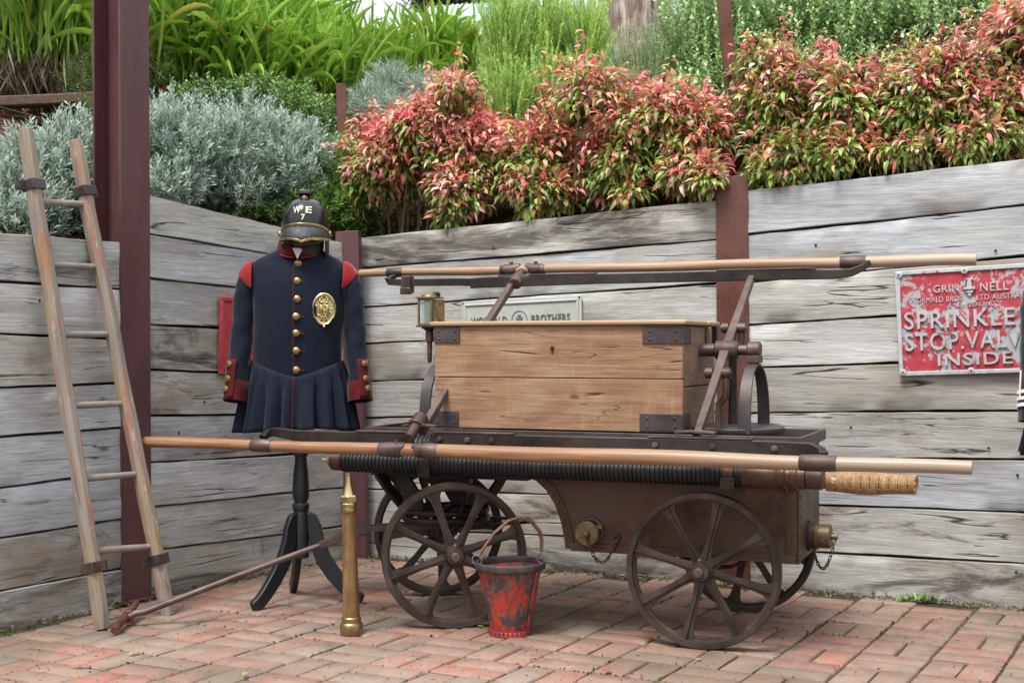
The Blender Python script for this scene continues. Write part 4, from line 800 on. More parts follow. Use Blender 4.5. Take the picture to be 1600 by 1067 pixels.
NB = 66; mb = MB(); zc, tc_ = .584, -.205
for i in range(NB):
    x = 1.275 + .285 * i / (NB - 1); r = br(x); lean = .006 * math.sin(i * .9)
    rings = []
    for j in range(18):
        an = 2 * math.pi * j / 18; rr = r + .0010 * (1 if (i + j) % 2 else -1); c = Vector((x + lean * math.cos(an), tc_ + rr * math.cos(an), zc + (rr * math.sin(an) if math.sin(an) < 0 else rr * .8 * math.sin(an)))); nn = Vector((0, math.cos(an), math.sin(an)))
        rings.append([c + nn * .0026 + Vector((.0, 0, 0)), c + Vector((.0036, 0, 0)), c - nn * .0026, c - Vector((.0036, 0, 0))])
    mb.loft(rings, False, True)
part('woven_strands', mb, 'wicker', bk, kind='stuff'); bs = []
mb = MB()
for j in range(9):
    an = 2 * math.pi * j / 9 + .2; mb.tube([(x, tc_ + (br(x) - .002) * math.cos(an), zc + br(x) * math.sin(an) * (1 if math.sin(an) < 0 else .8)) for x in np.linspace(1.27, 1.565, 9)], .0028, 6)
part('stakes', mb, 'wicker', bk, kind='stuff')
part('woven_rim', MB().torus((1.268, tc_, zc), (1, 0, 0), .030, .007, 24, 8), 'wicker', bk)
part('woven_end', MB().lathe([(.030, 1.555), (.026, 1.560), (.015, 1.563), (.001, 1.564)], (0, tc_, zc - .002), (1, 0, 0), 20), 'wicker', bk)
part('basket_lining', MB().lathe([(.024, 1.27), (.026, 1.55)], (0, tc_, zc), (1, 0, 0), 14), 'iron_dark', bk)
part('white_tag', MB().box((1.292, tc_ - .033, zc + .004), (.022, .004, .020), (0, .3, 0)), 'white_cloth', bk, .002)
part('hose_stub', MB().lathe([(.028, 1.18), (.028, 1.27)], (0, tc_, zc), (1, 0, 0), 16), 'iron', bk)

# ---- lantern on its bracket at the chest corner
lp = Vector((0, 5.36)) + Matrix.Rotation(TH, 2) @ Vector((-.268, -.215))
ln = thing('carriage_lantern', 'small old brass lantern with one glass pane at the left corner of the wooden chest', 'lantern', (lp.x, lp.y, 1.132), R(-24))
part('lamp_body', MB().box((.022, .022, .055), (.052, .062, .096)), 'brass_dull', ln, .003)
part('lamp_frame', MB().box((-.034, -.010, .055), (.008, .008, .104)).box((.024, -.012, .055), (.008, .008, .104)).box((-.005, -.010, .103), (.066, .008, .008)).box((-.005, -.010, .007), (.066, .008, .008)).box((-.034, .045, .055), (.008, .008, .104)), 'brass_dull', ln, .002)
part('side_plate', MB().box((.0495, .018, .050), (.003, .046, .055)), 'brass', ln, .002); part('pane', MB().box((-.005, -.011, .055), (.046, .003, .086)), 'glass', ln, .001)
part('reflector', MB().box((-.012, .012, .055), (.022, .006, .080)), 'sign_white', ln)
part('lamp_top', MB().box((0, .016, .110), (.088, .072, .006)).lathe([(.034, 0), (.030, .008), (.020, .013)], (0, .016, .113), (0, 0, 1), 16), 'brass_dull', ln, .001)
part('chimney', MB().lathe([(.016, 0), (.017, .014), (.012, .020), (.001, .022)], (.022, .030, .113), (0, 0, 1), 14), 'black_gloss', ln)
part('lamp_base', MB().box((0, .016, -.001), (.084, .070, .006)).lathe([(.036, -.005), (.020, -.016), (.014, -.022)], (0, .016, 0), (0, 0, 1), 16), 'iron_dark', ln)
part('socket', MB().lathe([(.015, -.022), (.016, -.026), (.016, -.060), (.011, -.063), (.009, -.125), (.008, -.142), (.003, -.144)], (0, .016, 0), (0, 0, 1), 14), 'iron', ln)
part('bracket', MB().tube([(.012, .016, -.046), (.026, .020, -.052), (.030, .022, -.070), (.030, .022, -.10), (.040, .026, -.115)], .006, 8), 'iron_dark', ln)

# ================================================================== LEATHER BUCKET, BRANCH PIPE, LADDER
bx, by = gnd(797, 991)
bu = thing('fire_bucket', 'battered red leather fire bucket with black rim standing in front of the cart', 'bucket', (bx, by, 0))
def bucket_mb():
    prof = [(.070, .012), (.0765, .030), (.083, .075), (.096, .14), (.108, .20), (.119, .245)]; rings = []
    for r, z in prof:
        rings.append([Vector(((r + .0025 * math.sin(3 * a + z * 25)) * math.cos(a), (r + .0025 * math.sin(2 * a + z * 17)) * math.sin(a), z + .003 * math.sin(2 * a) * (z > .2))) for a in [2 * math.pi * k / 40 for k in range(40)]])
    inner = [[Vector((v.x * .955, v.y * .955, max(v.z, .02))) for v in r_] for r_ in reversed(rings)]
    return MB().loft(rings + inner)
part('bucket_body', bucket_mb(), 'bucket', bu, 0, 60)
part('rim_band', MB().torus((0, 0, .255), (0, 0, 1), .124, .0075, 44, 8, 1.9), 'bucket_rim', bu)
part('base_band', MB().lathe([(.077, 0), (.0785, .004), (.0785, .016), (.075, .022)], (0, 0, 0), (0, 0, 1), 40), 'bucket', bu)
mb = MB()
for k in range(30):
    a = 2 * math.pi * k / 30; mb.ball((.0795 * math.cos(a), .0795 * math.sin(a), .019), .0042, 6, 4)
part('stitching', mb, 'redwool', bu, kind='stuff')
part('side_seam', MB().sweep([(.0765 * math.cos(-.62), .0765 * math.sin(-.62), .02), (.099 * math.cos(-.62), .099 * math.sin(-.62), .14), (.121 * math.cos(-.62), .121 * math.sin(-.62), .245)], .014, .006, (math.cos(-.62), math.sin(-.62), 0)), 'bucket', bu, .002)
hp = [(-.112, -.02, .290), (-.095, -.02, .320), (-.055, -.02, .375), (-.005, -.015, .418), (.035, -.01, .428), (.080, 0, .412), (.108, .01, .375), (.116, .012, .345), (.115, .012, .300)]
hn = thing if False else None
hd = part('handle', MB().tube(hp, [.008, .009, .010, .011, .011, .011, .011, .010, .009], 10, True, (1.0, .62)), 'leather', bu)
for x, y in ((-.120, -.020), (.116, .012)):
    part('ring', MB().torus((x, y, .276), (.3, 1, .1), .018, .0028, 18, 6, 1), 'sign_dark', hd)
nx_, ny_ = gnd(549.5, 990)
bp = thing('branch_pipe', 'tall brass and brown leather branch pipe nozzle standing on end beside the coat stand', 'hose nozzle', (nx_, ny_, 0)); bp.rotation_euler = (0, R(-1.3), 0)
part('pipe_body', MB().lathe([(.0315, .060), (.031, .10), (.0275, .28), (.0245, .455)], (0, 0, 0), (0, 0, 1), 28), 'copper_tube', bp)
part('base_collar', MB().lathe([(.040, 0), (.042, .004), (.0425, .034), (.040, .040), (.036, .044), (.036, .060), (.033, .064)], (0, 0, 0), (0, 0, 1), 30), 'brass', bp)
part('top_collar', MB().lathe([(.027, .448), (.030, .452), (.030, .462), (.027, .465), (.032, .470), (.032, .478), (.029, .481)], (0, 0, 0), (0, 0, 1), 28), 'brass_bright', bp)
part('hex_nut', MB().lathe([(.028, .481), (.0325, .484), (.0325, .504), (.028, .509)], (0, 0, 0), (0, 0, 1), 6), 'brass_bright', bp, .001, 20)
part('nozzle_tip', MB().lathe([(.026, .508), (.020, .522), (.0125, .550), (.0105, .578), (.0125, .580), (.0125, .589), (.008, .590)], (0, 0, 0), (0, 0, 1), 24), 'brass_bright', bp)

ld = thing('ladder', 'old wooden ladder with flaking ochre and red paint leaning on the left timber wall', 'ladder', (-1.44, 5.15, 0))
o_ = Vector((-1.44, 5.15, 0))
b0, b1 = Vector((*gnd(158, 984), 0)), Vector((*gnd(261, 963), 0))
t0, t1 = Vector((at(39, 5.20), 5.20, zat(203, 5.20))), Vector((at(117, 5.41), 5.41, zat(220, 5.41)))
def rail_mb(b, t, w=.058):
    d = (t - b).normalized(); a = Vector((.5, .866, 0)); a = (a - d * a.dot(d)).normalized(); c = d.cross(a); L = (t - b).length
    n = 26; rings = []; ch = .28
    for i in range(n + 1):
        k = i / n; ww = w * (1 + .03 * math.sin(i * 1.3)); 
        if i in (0, n): ww *= .86
        p = Vector((0, 0, L * k)) + Vector((.002 * math.sin(i * .8), .002 * math.cos(i * .6), 0)); q = []
        for x, y in ((-.5, -.5 + ch), (-.5 + ch, -.5), (.5 - ch, -.5), (.5, -.5 + ch), (.5, .5 - ch), (.5 - ch, .5), (-.5 + ch, .5), (-.5, .5 - ch)):
            q.append(p + Vector((x * ww, y * ww, 0)))
        rings.append(q)
    M = Matrix((a, c, d)).transposed()   # columns: across, depth, along
    return MB().loft(rings), M
rails_ = []
for b, t in ((b0, t0), (b1, t1)):
    b = b + Vector((0, .02, .0)); mb, M = rail_mb(b, t); o = part('rail', mb, 'ladder', ld, .002); o.location = b - o_; o.rotation_euler = M.to_euler(); rails_.append((b, t, M, o))
for py0, py1 in ((316, 319), (414, 417), (523, 522), (634, 630), (748, 740), (861, 853)):
    k = (py0 - 203) / (984 - 203); 
    # point on each rail seen at these picture heights
    def onrail(b, t, py):
        lo, hi = 0.0, 1.0
        for _ in range(30):
            m = (lo + hi) / 2; p = b.lerp(t, m); y = HY - F_PX * (p.z - CAM_H) / p.y
            if y > py: lo = m
            else: hi = m
        return b.lerp(t, lo)
    pa, pb = onrail(*rails_[0][:2], py0), onrail(*rails_[1][:2], py1); d = (pb - pa).normalized()
    pa2, pb2 = pa - d * .02, pb + d * .026
    part('rung', MB().tube([pa2 - o_, (pa2.lerp(pb2, .25)) - o_, (pa2.lerp(pb2, .6)) - o_, pb2 - o_], [.011, .014, .013, .010], 12), 'rung', ld)
def band(ri, py, mat, side):
    b, t, M, _ = rails_[ri]; p = onrail(b, t, py); o = part('iron_band', MB().box((0, 0, 0), (.066, .066, .040)).box((-.050 * side, .012, 0), (.055, .010, .038)), mat, ld, .002); o.location = p - o_; o.rotation_euler = M.to_euler(); return o
band(0, 290, 'iron_plate', 1); band(1, 300, 'iron_plate', -1); band(0, 886, 'iron', -1); band(1, 874, 'iron_plate', 1)
# ================================================================== COATS ON STANDS, HELMET
def sell(cx, cy, hw, hd, z, n=48, p=2.3, mod=None):
    out = []
    for k in range(n):
        a = 2 * math.pi * k / n; c, s = math.cos(a), math.sin(a); m = mod(a) if mod else 1.0
        out.append(Vector((cx + hw * m * math.copysign(abs(c) ** (2 / p), c), cy + hd * m * math.copysign(abs(s) ** (2 / p), s), z if not callable(z) else z(a))))
    return out
def lerp_tab(tab, z):
    for (z0, *a), (z1, *b) in zip(tab[:-1], tab[1:]):
        if z0 <= z <= z1 or z1 <= z <= z0:
            k = (z - z0) / (z1 - z0) if z1 != z0 else 0; k = k * k * (3 - 2 * k) * .5 + k * .5; return [x + (y - x) * k for x, y in zip(a, b)]
    return list(tab[-1][1:]) if abs(z - tab[-1][0]) < abs(z - tab[0][0]) else list(tab[0][1:])
TORSO = [(.925, .179, .120, -.004), (1.00, .180, .125, -.004), (1.10, .181, .132, -.004), (1.20, .185, .134, 0), (1.29, .190, .126, 0), (1.345, .193, .110, 0), (1.378, .192, .092, 0), (1.396, .183, .080, 0), (1.412, .160, .074, 0), (1.428, .128, .072, 0), (1.444, .098, .070, .004), (1.462, .074, .064, .004)]
def front(x, z, p=2.3):
    hw, hd, cx = lerp_tab(TORSO, z); u_ = min(.98, abs((x - cx) / hw)); return -hd * (1 - u_ ** p) ** (1 / p)
def coat(root, cloth, cuff, main=True):
    zs = [.925, .96, 1.0, 1.05, 1.10, 1.15, 1.20, 1.25, 1.29, 1.32, 1.345, 1.365, 1.378, 1.388, 1.396, 1.404, 1.412, 1.42, 1.428, 1.436, 1.444, 1.462]
    rings = []
    for z in zs:
        hw, hd, cx = lerp_tab(TORSO, z)
        if z == .925:   # V-shaped waist seam
            rings.append(sell(cx, 0, hw, hd, lambda a: .925 + .065 * abs(math.cos(a)) ** 1.2, 64, 2.3))
        elif z == .96: rings.append(sell(cx, 0, hw, hd, lambda a: .955 + .045 * abs(math.cos(a)) ** 1.2, 64, 2.3))
        elif z == 1.0: rings.append(sell(cx, 0, hw, hd, lambda a: 1.0 + .012 * abs(math.cos(a)), 64, 2.3))
        else: rings.append(sell(cx, 0, hw, hd, z, 64, 2.3, lambda a, z=z: 1 + .007 * math.sin(5 * a + z * 22) + .005 * math.sin(9 * a - z * 41) * (z < 1.15)))
    body = part('coat_body', MB().loft(rings, False), cloth, root, 0, 60)
    # skirt with gathered pleats
    rg = random.Random(3); ph = [rg.uniform(0, 6.28) for _ in range(4)]; n = 220; rings = []
    for i in range(15):
        k = i / 14; ring = []
        for j in range(n):
            a = 2 * math.pi * j / n; top = .928 + .065 * abs(math.cos(a)) ** 1.2; z = top + (.712 - top) * k - (.010 * math.sin(a * 2 + 1) * k)
            am = .062 * min(1, k * 2.0 + .14) * (.6 + .5 * k)
            w = .65 * math.sin(19 * a + ph[0] + .9 * math.sin(3 * a)) + .3 * math.sin(31 * a + ph[1] + math.sin(2 * a)) + .2 * math.sin(9 * a + ph[2]); w = math.copysign(abs(w) ** .8, w)
            if k < .25: w = w * .6 + .5 * math.sin(58 * a + ph[3]) * (1 - k * 4)
            hw = .186 + .018 * math.sin(math.pi * min(1, k * 2)) * .5 + .032 * k; hd = .126 + .052 * k; c, s = math.cos(a), math.sin(a); m = 1 + am * w * 3.2
            ring.append(Vector((-.004 + hw * m * math.copysign(abs(c) ** (2 / 2.3), c), hd * m * math.copysign(abs(s) ** (2 / 2.3), s), z)))
        rings.append(ring)
    sk = part('coat_skirt', MB().loft(rings, False), cloth, root, 0, 70)
    sk.modifiers.new('thickness', 'SOLIDIFY').thickness = .003
    part('waist_seam', MB().torus((0, 0, 0), (0, 0, 1), .1, .001, 4, 3) if False else MB().tube([(p.x * 1.004, p.y * 1.01, p.z) for p in sell(-.004, 0, .183, .121, lambda a: .927 + .065 * abs(math.cos(a)) ** 1.2, 64, 2.3)] , .0028, 6), 'black_in', root)
    # sleeves
    for sx in (-1, 1):
        P = [Vector((sx * .176, .005, 1.345)), Vector((sx * .198, .004, 1.335)), Vector((sx * .212, 0, 1.295)), Vector((sx * .219, -.004, 1.24)), Vector((sx * .224, -.010, 1.16)), Vector((sx * .229, -.022, 1.08)), Vector((sx * .236, -.036, 1.0)), Vector((sx * .243, -.052, .92)), Vector((sx * .248, -.062, .835))]
        if sx > 0: P = [p + Vector((.008 * k / 8, 0, 0)) for k, p in enumerate(P)]
        rr = [.036, .044, .046, .045, .044, .043, .043, .044, .046]; rings = []
        for i, p in enumerate(P):
            d = (P[min(i + 1, 8)] - P[max(i - 1, 0)]).normalized(); a = d.cross(Vector((0, 1, 0))).normalized(); b = d.cross(a).normalized()
            rings.append([p + a * math.cos(q) * rr[i] * (1 + .03 * math.sin(3 * q + i * 1.1)) + b * math.sin(q) * rr[i] * 1.35 * (1 + .04 * math.sin(2 * q + i * 1.7)) for q in [2 * math.pi * j / 28 for j in range(28)]])
        fine = []
        for i in range(len(rings) - 1):
            for k in range(4): fine.append([u_.lerp(v_, k / 4) for u_, v_ in zip(rings[i], rings[i + 1])])
        fine.append(rings[-1]); fine = [[q + Vector((0, 0, 0)) + (q - sum(r_, Vector()) / 28).normalized() * (.0020 * math.sin(i * .9 + q.x * 60) + .0012 * math.sin(i * 1.7 - q.y * 50)) for q in r_] for i, r_ in enumerate(fine)]
        sl = part('sleeve', MB().loft(fine, False), cloth, root, 0, 60)
        # cuff: band round the wrist with a raised slashed flap
        d = (P[8] - P[6]).normalized(); a = d.cross(Vector((0, 1, 0))).normalized(); b = d.cross(a).normalized(); c1 = P[8]; c0_ = P[8] - d * .075
        def ring(c, r, sq=1.33): return [c + a * math.cos(q) * r + b * math.sin(q) * r * sq for q in [2 * math.pi * j / 28 for j in range(28)]]
        if main:
            cf = part('cuff', MB().loft([ring(c0_, .0475), ring(c0_ + d * .002, .0495), ring(c0_ + d * .04, .0500), ring(c1 + d * .006, .0510), ring(c1 + d * .006, .0460), ring(c1 - d * .03, .0440)], False), cuff, sl, 0, 50)
            tp = P[8] - d * .158; ang0 = -1 if sx < 0 else 1; rows_ = []
            # flap hugging the outer front of the sleeve
            for i in range(9):
                k = i / 8; c = tp.lerp(c1 + d * .004, k); r = .0565; row = []
                for q in np.linspace(1.57 + sx * .12, 1.57 + sx * .95, 8) if False else np.linspace(0, 1, 8):
                    th = math.atan2(-1, 0) ; an = (-math.pi / 2) + sx * (.02 + .80 * q)
                    ex = Vector((math.cos(an), math.sin(an), 0)); ex = (ex - d * ex.dot(d)).normalized()
                    rad = 1 / math.sqrt((ex.dot(a) / .0490) ** 2 + (ex.dot(b) / (.0490 * 1.34)) ** 2)
                    row.append(c + ex * (rad + .0035))
                rows_.append(row)
            V = [v for r_ in rows_ for v in r_]; Fc = [(i * 8 + j, i * 8 + j + 1, (i + 1) * 8 + j + 1, (i + 1) * 8 + j) for i in range(8) for j in range(7)]
            fp = part('cuff_flap', MB().add(V, Fc), cuff, sl, 0, 50); fp.modifiers.new('thickness', 'SOLIDIFY').thickness = .004
            fp.modifiers[-1].offset = -1 if False else 0
            for k in (.10, .46, .80):
                row = rows_[int(round(k * 8))]; c = row[4 if k < .7 else 5]; nn = (c - tp.lerp(c1, k)).normalized()
                part('button', MB().lathe([(.0145, 0), (.0145, .003), (.011, .008), (.001, .010)], c + nn * .002, nn, 14), 'brass', fp)
        else:
            for k, w in ((.30, .014), (.55, .014), (.80, .014)):
                c = P[8] - d * (.14 - .06 * k * 1.6); part('cuff_stripe', MB().loft([ring(c, .0465), ring(c + d * .001, .0490), ring(c + d * (w - .001), .0490), ring(c + d * w, .0465)], False), 'white_cloth', sl, 0, 50)
            part('cuff_piping', MB().tube([P[6] + Vector((-.044, -.012, .02)), P[7] + Vector((-.0455, -.012, .03)), P[7] + Vector((-.0465, -.012, -.0))], .003, 6), 'white_cloth', sl)
        if main:    # red shoulder wings
            rings = []; nU, nW = 17, 6
            for i in range(nU):
                ph_ = math.pi * i / (nU - 1); sn, cs = math.sin(ph_), math.cos(ph_); row = []
                for j in range(nW):
                    w = j / (nW - 1); reach = .006 + .056 * sn ** .8; bul = math.sin(math.pi * w * .5)
                    row.append(Vector((sx * (.184 + reach * w), -(.082 - .012 * w) * cs, 1.286 + (.118 - .050 * w ** 1.6) * sn + .006 * math.sin(math.pi * w))))
                rings.append(row)
            V = [v for r_ in rings for v in r_]; Fc = [(i * nW + j, i * nW + j + 1, (i + 1) * nW + j + 1, (i + 1) * nW + j) for i in range(nU - 1) for j in range(nW - 1)]
            wg = part('shoulder_wing', MB().add(V, Fc), 'redwool', root, 0, 80); wg.modifiers.new('thickness', 'SOLIDIFY').thickness = .005; wg.modifiers.new('soft', 'SUBSURF').levels = 2; wg.modifiers[-1].render_levels = 2
    # collar, open at the throat
    rings = []
    for k, (zz, sc) in enumerate(((1.435, 1.0), (1.452, 1.0), (1.470, .985), (1.488, .97), (1.496, .965))):
        row = []
        for j in range(41):
            a = -math.pi / 2 + .13 + .07 * k + (2 * math.pi - .26 - .14 * k) * j / 40; z = zz - .030 * max(0, -math.sin(a)) ** 1.5 + .006 * max(0, math.sin(a)) + .006
            row.append(Vector((.004 + .092 * sc * math.cos(a) * (1.05 - .20 * k / 4), (.094 * sc) * math.sin(a) * (1 - .03 * k / 4), z)))
        rings.append(row)
    V = [v for r_ in rings for v in r_]; Fc = [(i * 41 + j, i * 41 + j + 1, (i + 1) * 41 + j + 1, (i + 1) * 41 + j) for i in range(4) for j in range(40)]
    cr = part('collar', MB().add(V, Fc), cuff if main else cloth, root, 0, 60); cr.modifiers.new('thickness', 'SOLIDIFY').thickness = .006
    if main:
        part('collar_piping', MB().tube([v + Vector((0, -.002 if v.y < 0 else .002, -.001)) for v in rings[0]], .0032, 6), 'redwool', cr)
        for x in (-.058, .066): part('collar_button', MB().lathe([(.009, 0), (.008, .004), (.001, .006)], (x, -.064, 1.474), (x * 5, -1, .1), 12), 'brass', cr)
    # bright neck of the dress form
    part('neck', MB().lathe([(.060, 1.36), (.050, 1.42), (.045, 1.47), (.040, 1.50)], (.004, .006, 0), (0, 0, 1), 20), 'white_cloth', root)
    part('throat_cloth', MB().add([(-.018, -.088, 1.450), (.026, -.088, 1.450), (.004, -.092, 1.405)], [(0, 1, 2)]), 'white_cloth', root, 0, 0)
    # front edge piping, buttons, button holes
    part('front_piping', MB().tube([(-.010, front(-.01, z) - .0012, z) for z in np.linspace(.94, 1.405, 24)], .0011, 6), 'piping', root)
    part('skirt_piping', MB().tube([(-.010, -.128 - .052 * k, .93 - .21 * k) for k in np.linspace(0, 1, 8)], .0009, 6), 'piping', root)
    for i, py in enumerate((412, 440, 468, 495, 521, 548, 578)):
        z = zat(py, 5.47); x = .004 + (-.002 if i > 2 else .002); y = front(x, z); c = Vector((x, y, z))
        part('button', MB().lathe([(.0145, 0), (.0155, .003), (.014, .008), (.008, .012), (.001, .013)], c + Vector((0, .002, 0)), (0, -1, .03), 16), 'brass', root)
        part('button_hole', MB().tube([(x + .012, front(x + .012, z) - .001, z - .001), (x + .034, front(x + .034, z) - .001, z - .003)], .0022, 6), 'piping', root)
ST = (-.868, 5.545)
def turned_stand(x, y, name_lab, rot=0.0):
    st = thing('display_stand', name_lab, 'stand', (x, y, 0), rot)
    part('turned_post', MB().lathe([(.030, .185), (.034, .19), (.034, .36), (.030, .375), (.034, .385), (.036, .395), (.034, .405), (.026, .412), (.034, .435), (.035, .47), (.031, .53), (.025, .58), (.024, .60), (.030, .606), (.030, .615), (.025, .62), (.034, .626), (.034, .69), (.026, .715), (.014, .725), (.014, 1.40)], (0, 0, 0), (0, 0, 1), 28), 'black_paint', st)
    for ang in (-129, -4, 107):
        a = R(ang); d = Vector((math.cos(a), math.sin(a), 0)); path = [(.020, .365), (.045, .352), (.058, .310), (.068, .250), (.095, .180), (.140, .115), (.185, .070), (.220, .038), (.248, .026)]
        pts = [d * r + Vector((0, 0, z)) for r, z in path]; side = Vector((-d.y, d.x, 0)); rings = []; hs = [.020, .040, .055, .060, .064, .062, .056, .052, .046]
        for i, p in enumerate(pts):
            t = (pts[min(i + 1, 8)] - pts[max(i - 1, 0)]).normalized(); nn = t.cross(side); h = hs[i] / 2; w = .014
            rings.append([p + side * w - nn * h, p + side * w + nn * h, p - side * w + nn * h, p - side * w - nn * h])
        end = pts[-1]; rings.append([q + d * .012 + Vector((0, 0, -.002 + (.0 if k in (0, 3) else -.0))) for k, q in enumerate([end + (v - end) * .55 for v in rings[-1]])])
        lowest = min(q.z for r_ in rings for q in r_); rings = [[q - Vector((0, 0, lowest)) * (1 if i > 5 else .0) for q in r_] for i, r_ in enumerate(rings)]
        part('leg', MB().loft(rings), 'black_paint', st, .004, 50)
    part('clamp_knob', MB().cyl((.03, 0, .665), (.062, -.008, .668), .007, None, 10).tube([(.058, -.008, .668), (.066, -.01, .672), (.085, -.012, .678), (.092, -.012, .678)], [.008, .013, .014, .008], 10, True, (1, .5)), 'black_paint', st)
    return st
turned_stand(ST[0], ST[1], 'black turned wooden tripod stand that holds up the navy coat')
cw = thing('uniform_coat', 'navy wool fireman coat with red velvet cuffs, brass buttons and gathered skirt', 'coat', (ST[0] - .010, ST[1], 0), R(4)); coat(cw, 'navy', 'velvet', True)
bz = zat(483, 5.42); bxx = (509 - 467) / F_PX * 5.42 + .004
hb_ = thing('chest_badge', 'large oval brass badge in relief pinned on the breast of the navy coat', 'badge')
def badge_mb():
    mb = MB(); rings = []
    for k, (r, h) in enumerate(((1.0, 0), (1.0, .004), (.93, .007), (.86, .004), (.80, .003), (.60, .005), (.3, .006), (.02, .007))):
        rings.append([Vector((.048 * r * math.cos(a) * (1 - .10 * (math.sin(a) < -.6) * 1), -h - .0012 * math.sin(19 * a) * (.9 < r < .99), .066 * r * math.sin(a))) for a in [2 * math.pi * j / 48 for j in range(48)]])
    return mb.loft(rings)
hb_.location = Matrix.Translation(cw.location) @ Matrix.Rotation(R(4), 4, 'Z') @ Vector((bxx, front(bxx, bz) - .002, bz)); hb_.rotation_euler = (0, 0, R(4 + 9))
part('badge_plate', badge_mb(), 'brass_bright', hb_, 0, 40)
mb = MB(); rg = random.Random(5)
for k in range(90):        # low relief of small leaf and figure shapes
    a = rg.uniform(0, 6.28); r = rg.uniform(0, .72) ** .8; mb.ball((.046 * r * math.cos(a), -.005, .062 * r * math.sin(a)), rg.uniform(.0018, .004), 8, 5, (1, 1.1, rg.uniform(1, 2.2)))
for x in (-.011, .012): mb.ball((x, -.007, -.002), .008, 10, 6, (1, .8, 2.9)); mb.ball((x, -.010, .026), .0055, 8, 6)
part('relief', mb, 'brass_bright', hb_, 0, 50)
mb = MB()
for a in (1.0, 1.45, 1.75, 2.2, -1.3, -1.9): mb.ball((.034 * math.cos(a), -.0055, .048 * math.sin(a)), .0045, 8, 4, (1.2, .4, .8))
part('pierced_holes', mb, 'iron_dark', hb_); part('pin_point', MB().ball((0, -.004, -.070), .006, 8, 5), 'brass_bright', hb_)

MT['gold_paint'] = plain('pale_gold_leaf_letters', (.55, .48, .30), (.72, .66, .45), 60, .4, .2, .1)
hx, hy = at(475.5, 5.50), 5.53
hm = thing('fire_helmet', 'black fire helmet lettered in gold with brass-edged peak, on top of the navy coat', 'helmet', (hx, hy, 1.455), R(3))
def shell(a, k):      # k 0 = crown, 1 = lower edge
    th = k * math.pi / 2; rx, ry, rz = .0985, .124, .142; sn = math.sin(th) ** .60; return Vector((rx * sn * math.cos(a), ry * sn * math.sin(a), .058 + rz * math.cos(th) ** .9))
rings = [[shell(2 * math.pi * j / 48, max(.01, k / 14)) for j in range(48)] for k in range(15)] + [[Vector((.097 * math.cos(2 * math.pi * j / 48), .124 * math.sin(2 * math.pi * j / 48), .048)) for j in range(48)]]
hs_ = part('shell', MB().loft(rings, False), 'black_gloss', hm, 0, 60); hs_.modifiers.new('thickness', 'SOLIDIFY').thickness = .004
part('lining', MB().lathe([(.088, .06), (.060, .10), (.001, .12)], (0, 0, 0), (0, 0, 1), 24, False), 'black_in', hm)
# peak: slopes forward and down from the brow
rows_ = []; nA = 25
for i in range(6):
    k = i / 5; row = []
    for j in range(nA):
        a = math.pi + math.pi * j / (nA - 1); c, s = math.cos(a), math.sin(a); f = abs(s) ** .7; up = Vector((.097 * c, .123 * s, .056 + .030 * f)); dn = Vector((.101 * c * (1.0 + .01), .121 * s - .040 * f, .034 - .012 * f * (1 if abs(c) < .3 else .75) - (.008 * max(0, 1 - abs(c) * 5))))
        row.append(up.lerp(dn, k) + Vector((0, -.010 * math.sin(math.pi * k) * f, .0)))
    rows_.append(row)
V = [v for r_ in rows_ for v in r_]; Fc = [(i * nA + j, i * nA + j + 1, (i + 1) * nA + j + 1, (i + 1) * nA + j) for i in range(5) for j in range(nA - 1)]
pk = part('peak', MB().add(V, Fc), plain('crazed_black_leather', (.012, .013, .016), (.035, .038, .045), 60, .28, 0, 1.0), hm, 0, 60); pk.modifiers.new('thickness', 'SOLIDIFY').thickness = .003
part('peak_edging', MB().sweep([v + Vector((0, -.002, 0)) for v in rows_[-1]], .006, .010, (0, -.4, 1)), 'brass_bright', pk, .001); part('brow_edging', MB().sweep([v + Vector((0, -.003, .002)) for v in rows_[0]], .005, .009, (0, -.3, 1)), 'brass_bright', pk, .001)
# comb on the crown
part('comb', MB().sweep([(0, .0, .190), (0, -.022, .214), (0, -.012, .232), (0, .02, .236), (0, .07, .222), (0, .10, .185)], [.040, .042, .044, .040, .034, .026], [.022, .026, .018, .016, .016, .012], (0, 0, 1)), 'black_gloss', hm, .004)
part('lion_mask', MB().ball((0, -.040, .196), .015, 12, 8, (1, .7, 1.1)).ball((0, -.052, .192), .006, 8, 6).ball((-.007, -.050, .202), .003, 6, 5).ball((.007, -.050, .202), .003, 6, 5), 'brass_dull', hm)
part('comb_cap', MB().box((0, -.028, .226), (.048, .036, .016)), 'iron_plate', hm, .003)
for x in (-.101, .101):
    part('side_rosette', MB().lathe([(.013, 0), (.012, .005), (.006, .008), (.001, .009)], (x, -.02, .056), (math.copysign(1, x), -.2, 0), 12), 'brass', hm)
    part('ear_flap', MB().box((0, 0, 0), (.010, .10, .085), (0, 0, 0), .9), 'black_in', hm, .004, 35, (x * .88, -.005, .008))
part('chin_strap', MB().tube([(-.080, -.070, .035), (-.055, -.092, .016), (0, -.104, .012), (.055, -.092, .016), (.080, -.070, .035)], .008, 8, True, (1, 1.4)), 'black_gloss', hm)
part('dark_liner_band', MB().lathe([(.070, -.030), (.074, .0), (.080, .055)], (0, 0, 0), (0, 0, 1), 28, False), 'black_in', hm)
def on_shell(me, x0, z0):
    for v in me.vertices:
        x, z = v.co.x + x0, v.co.z + z0; th = math.acos(max(0, min(.98, (z - .058) / .142)) ** (1 / .9)); rad = math.sin(th) ** .60; rr = math.sqrt(max(.02, rad * rad - (x / .0985) ** 2)); v.co = (x, -.124 * rr - .0042 + v.co.y * .6, z)
    me.update(); return me
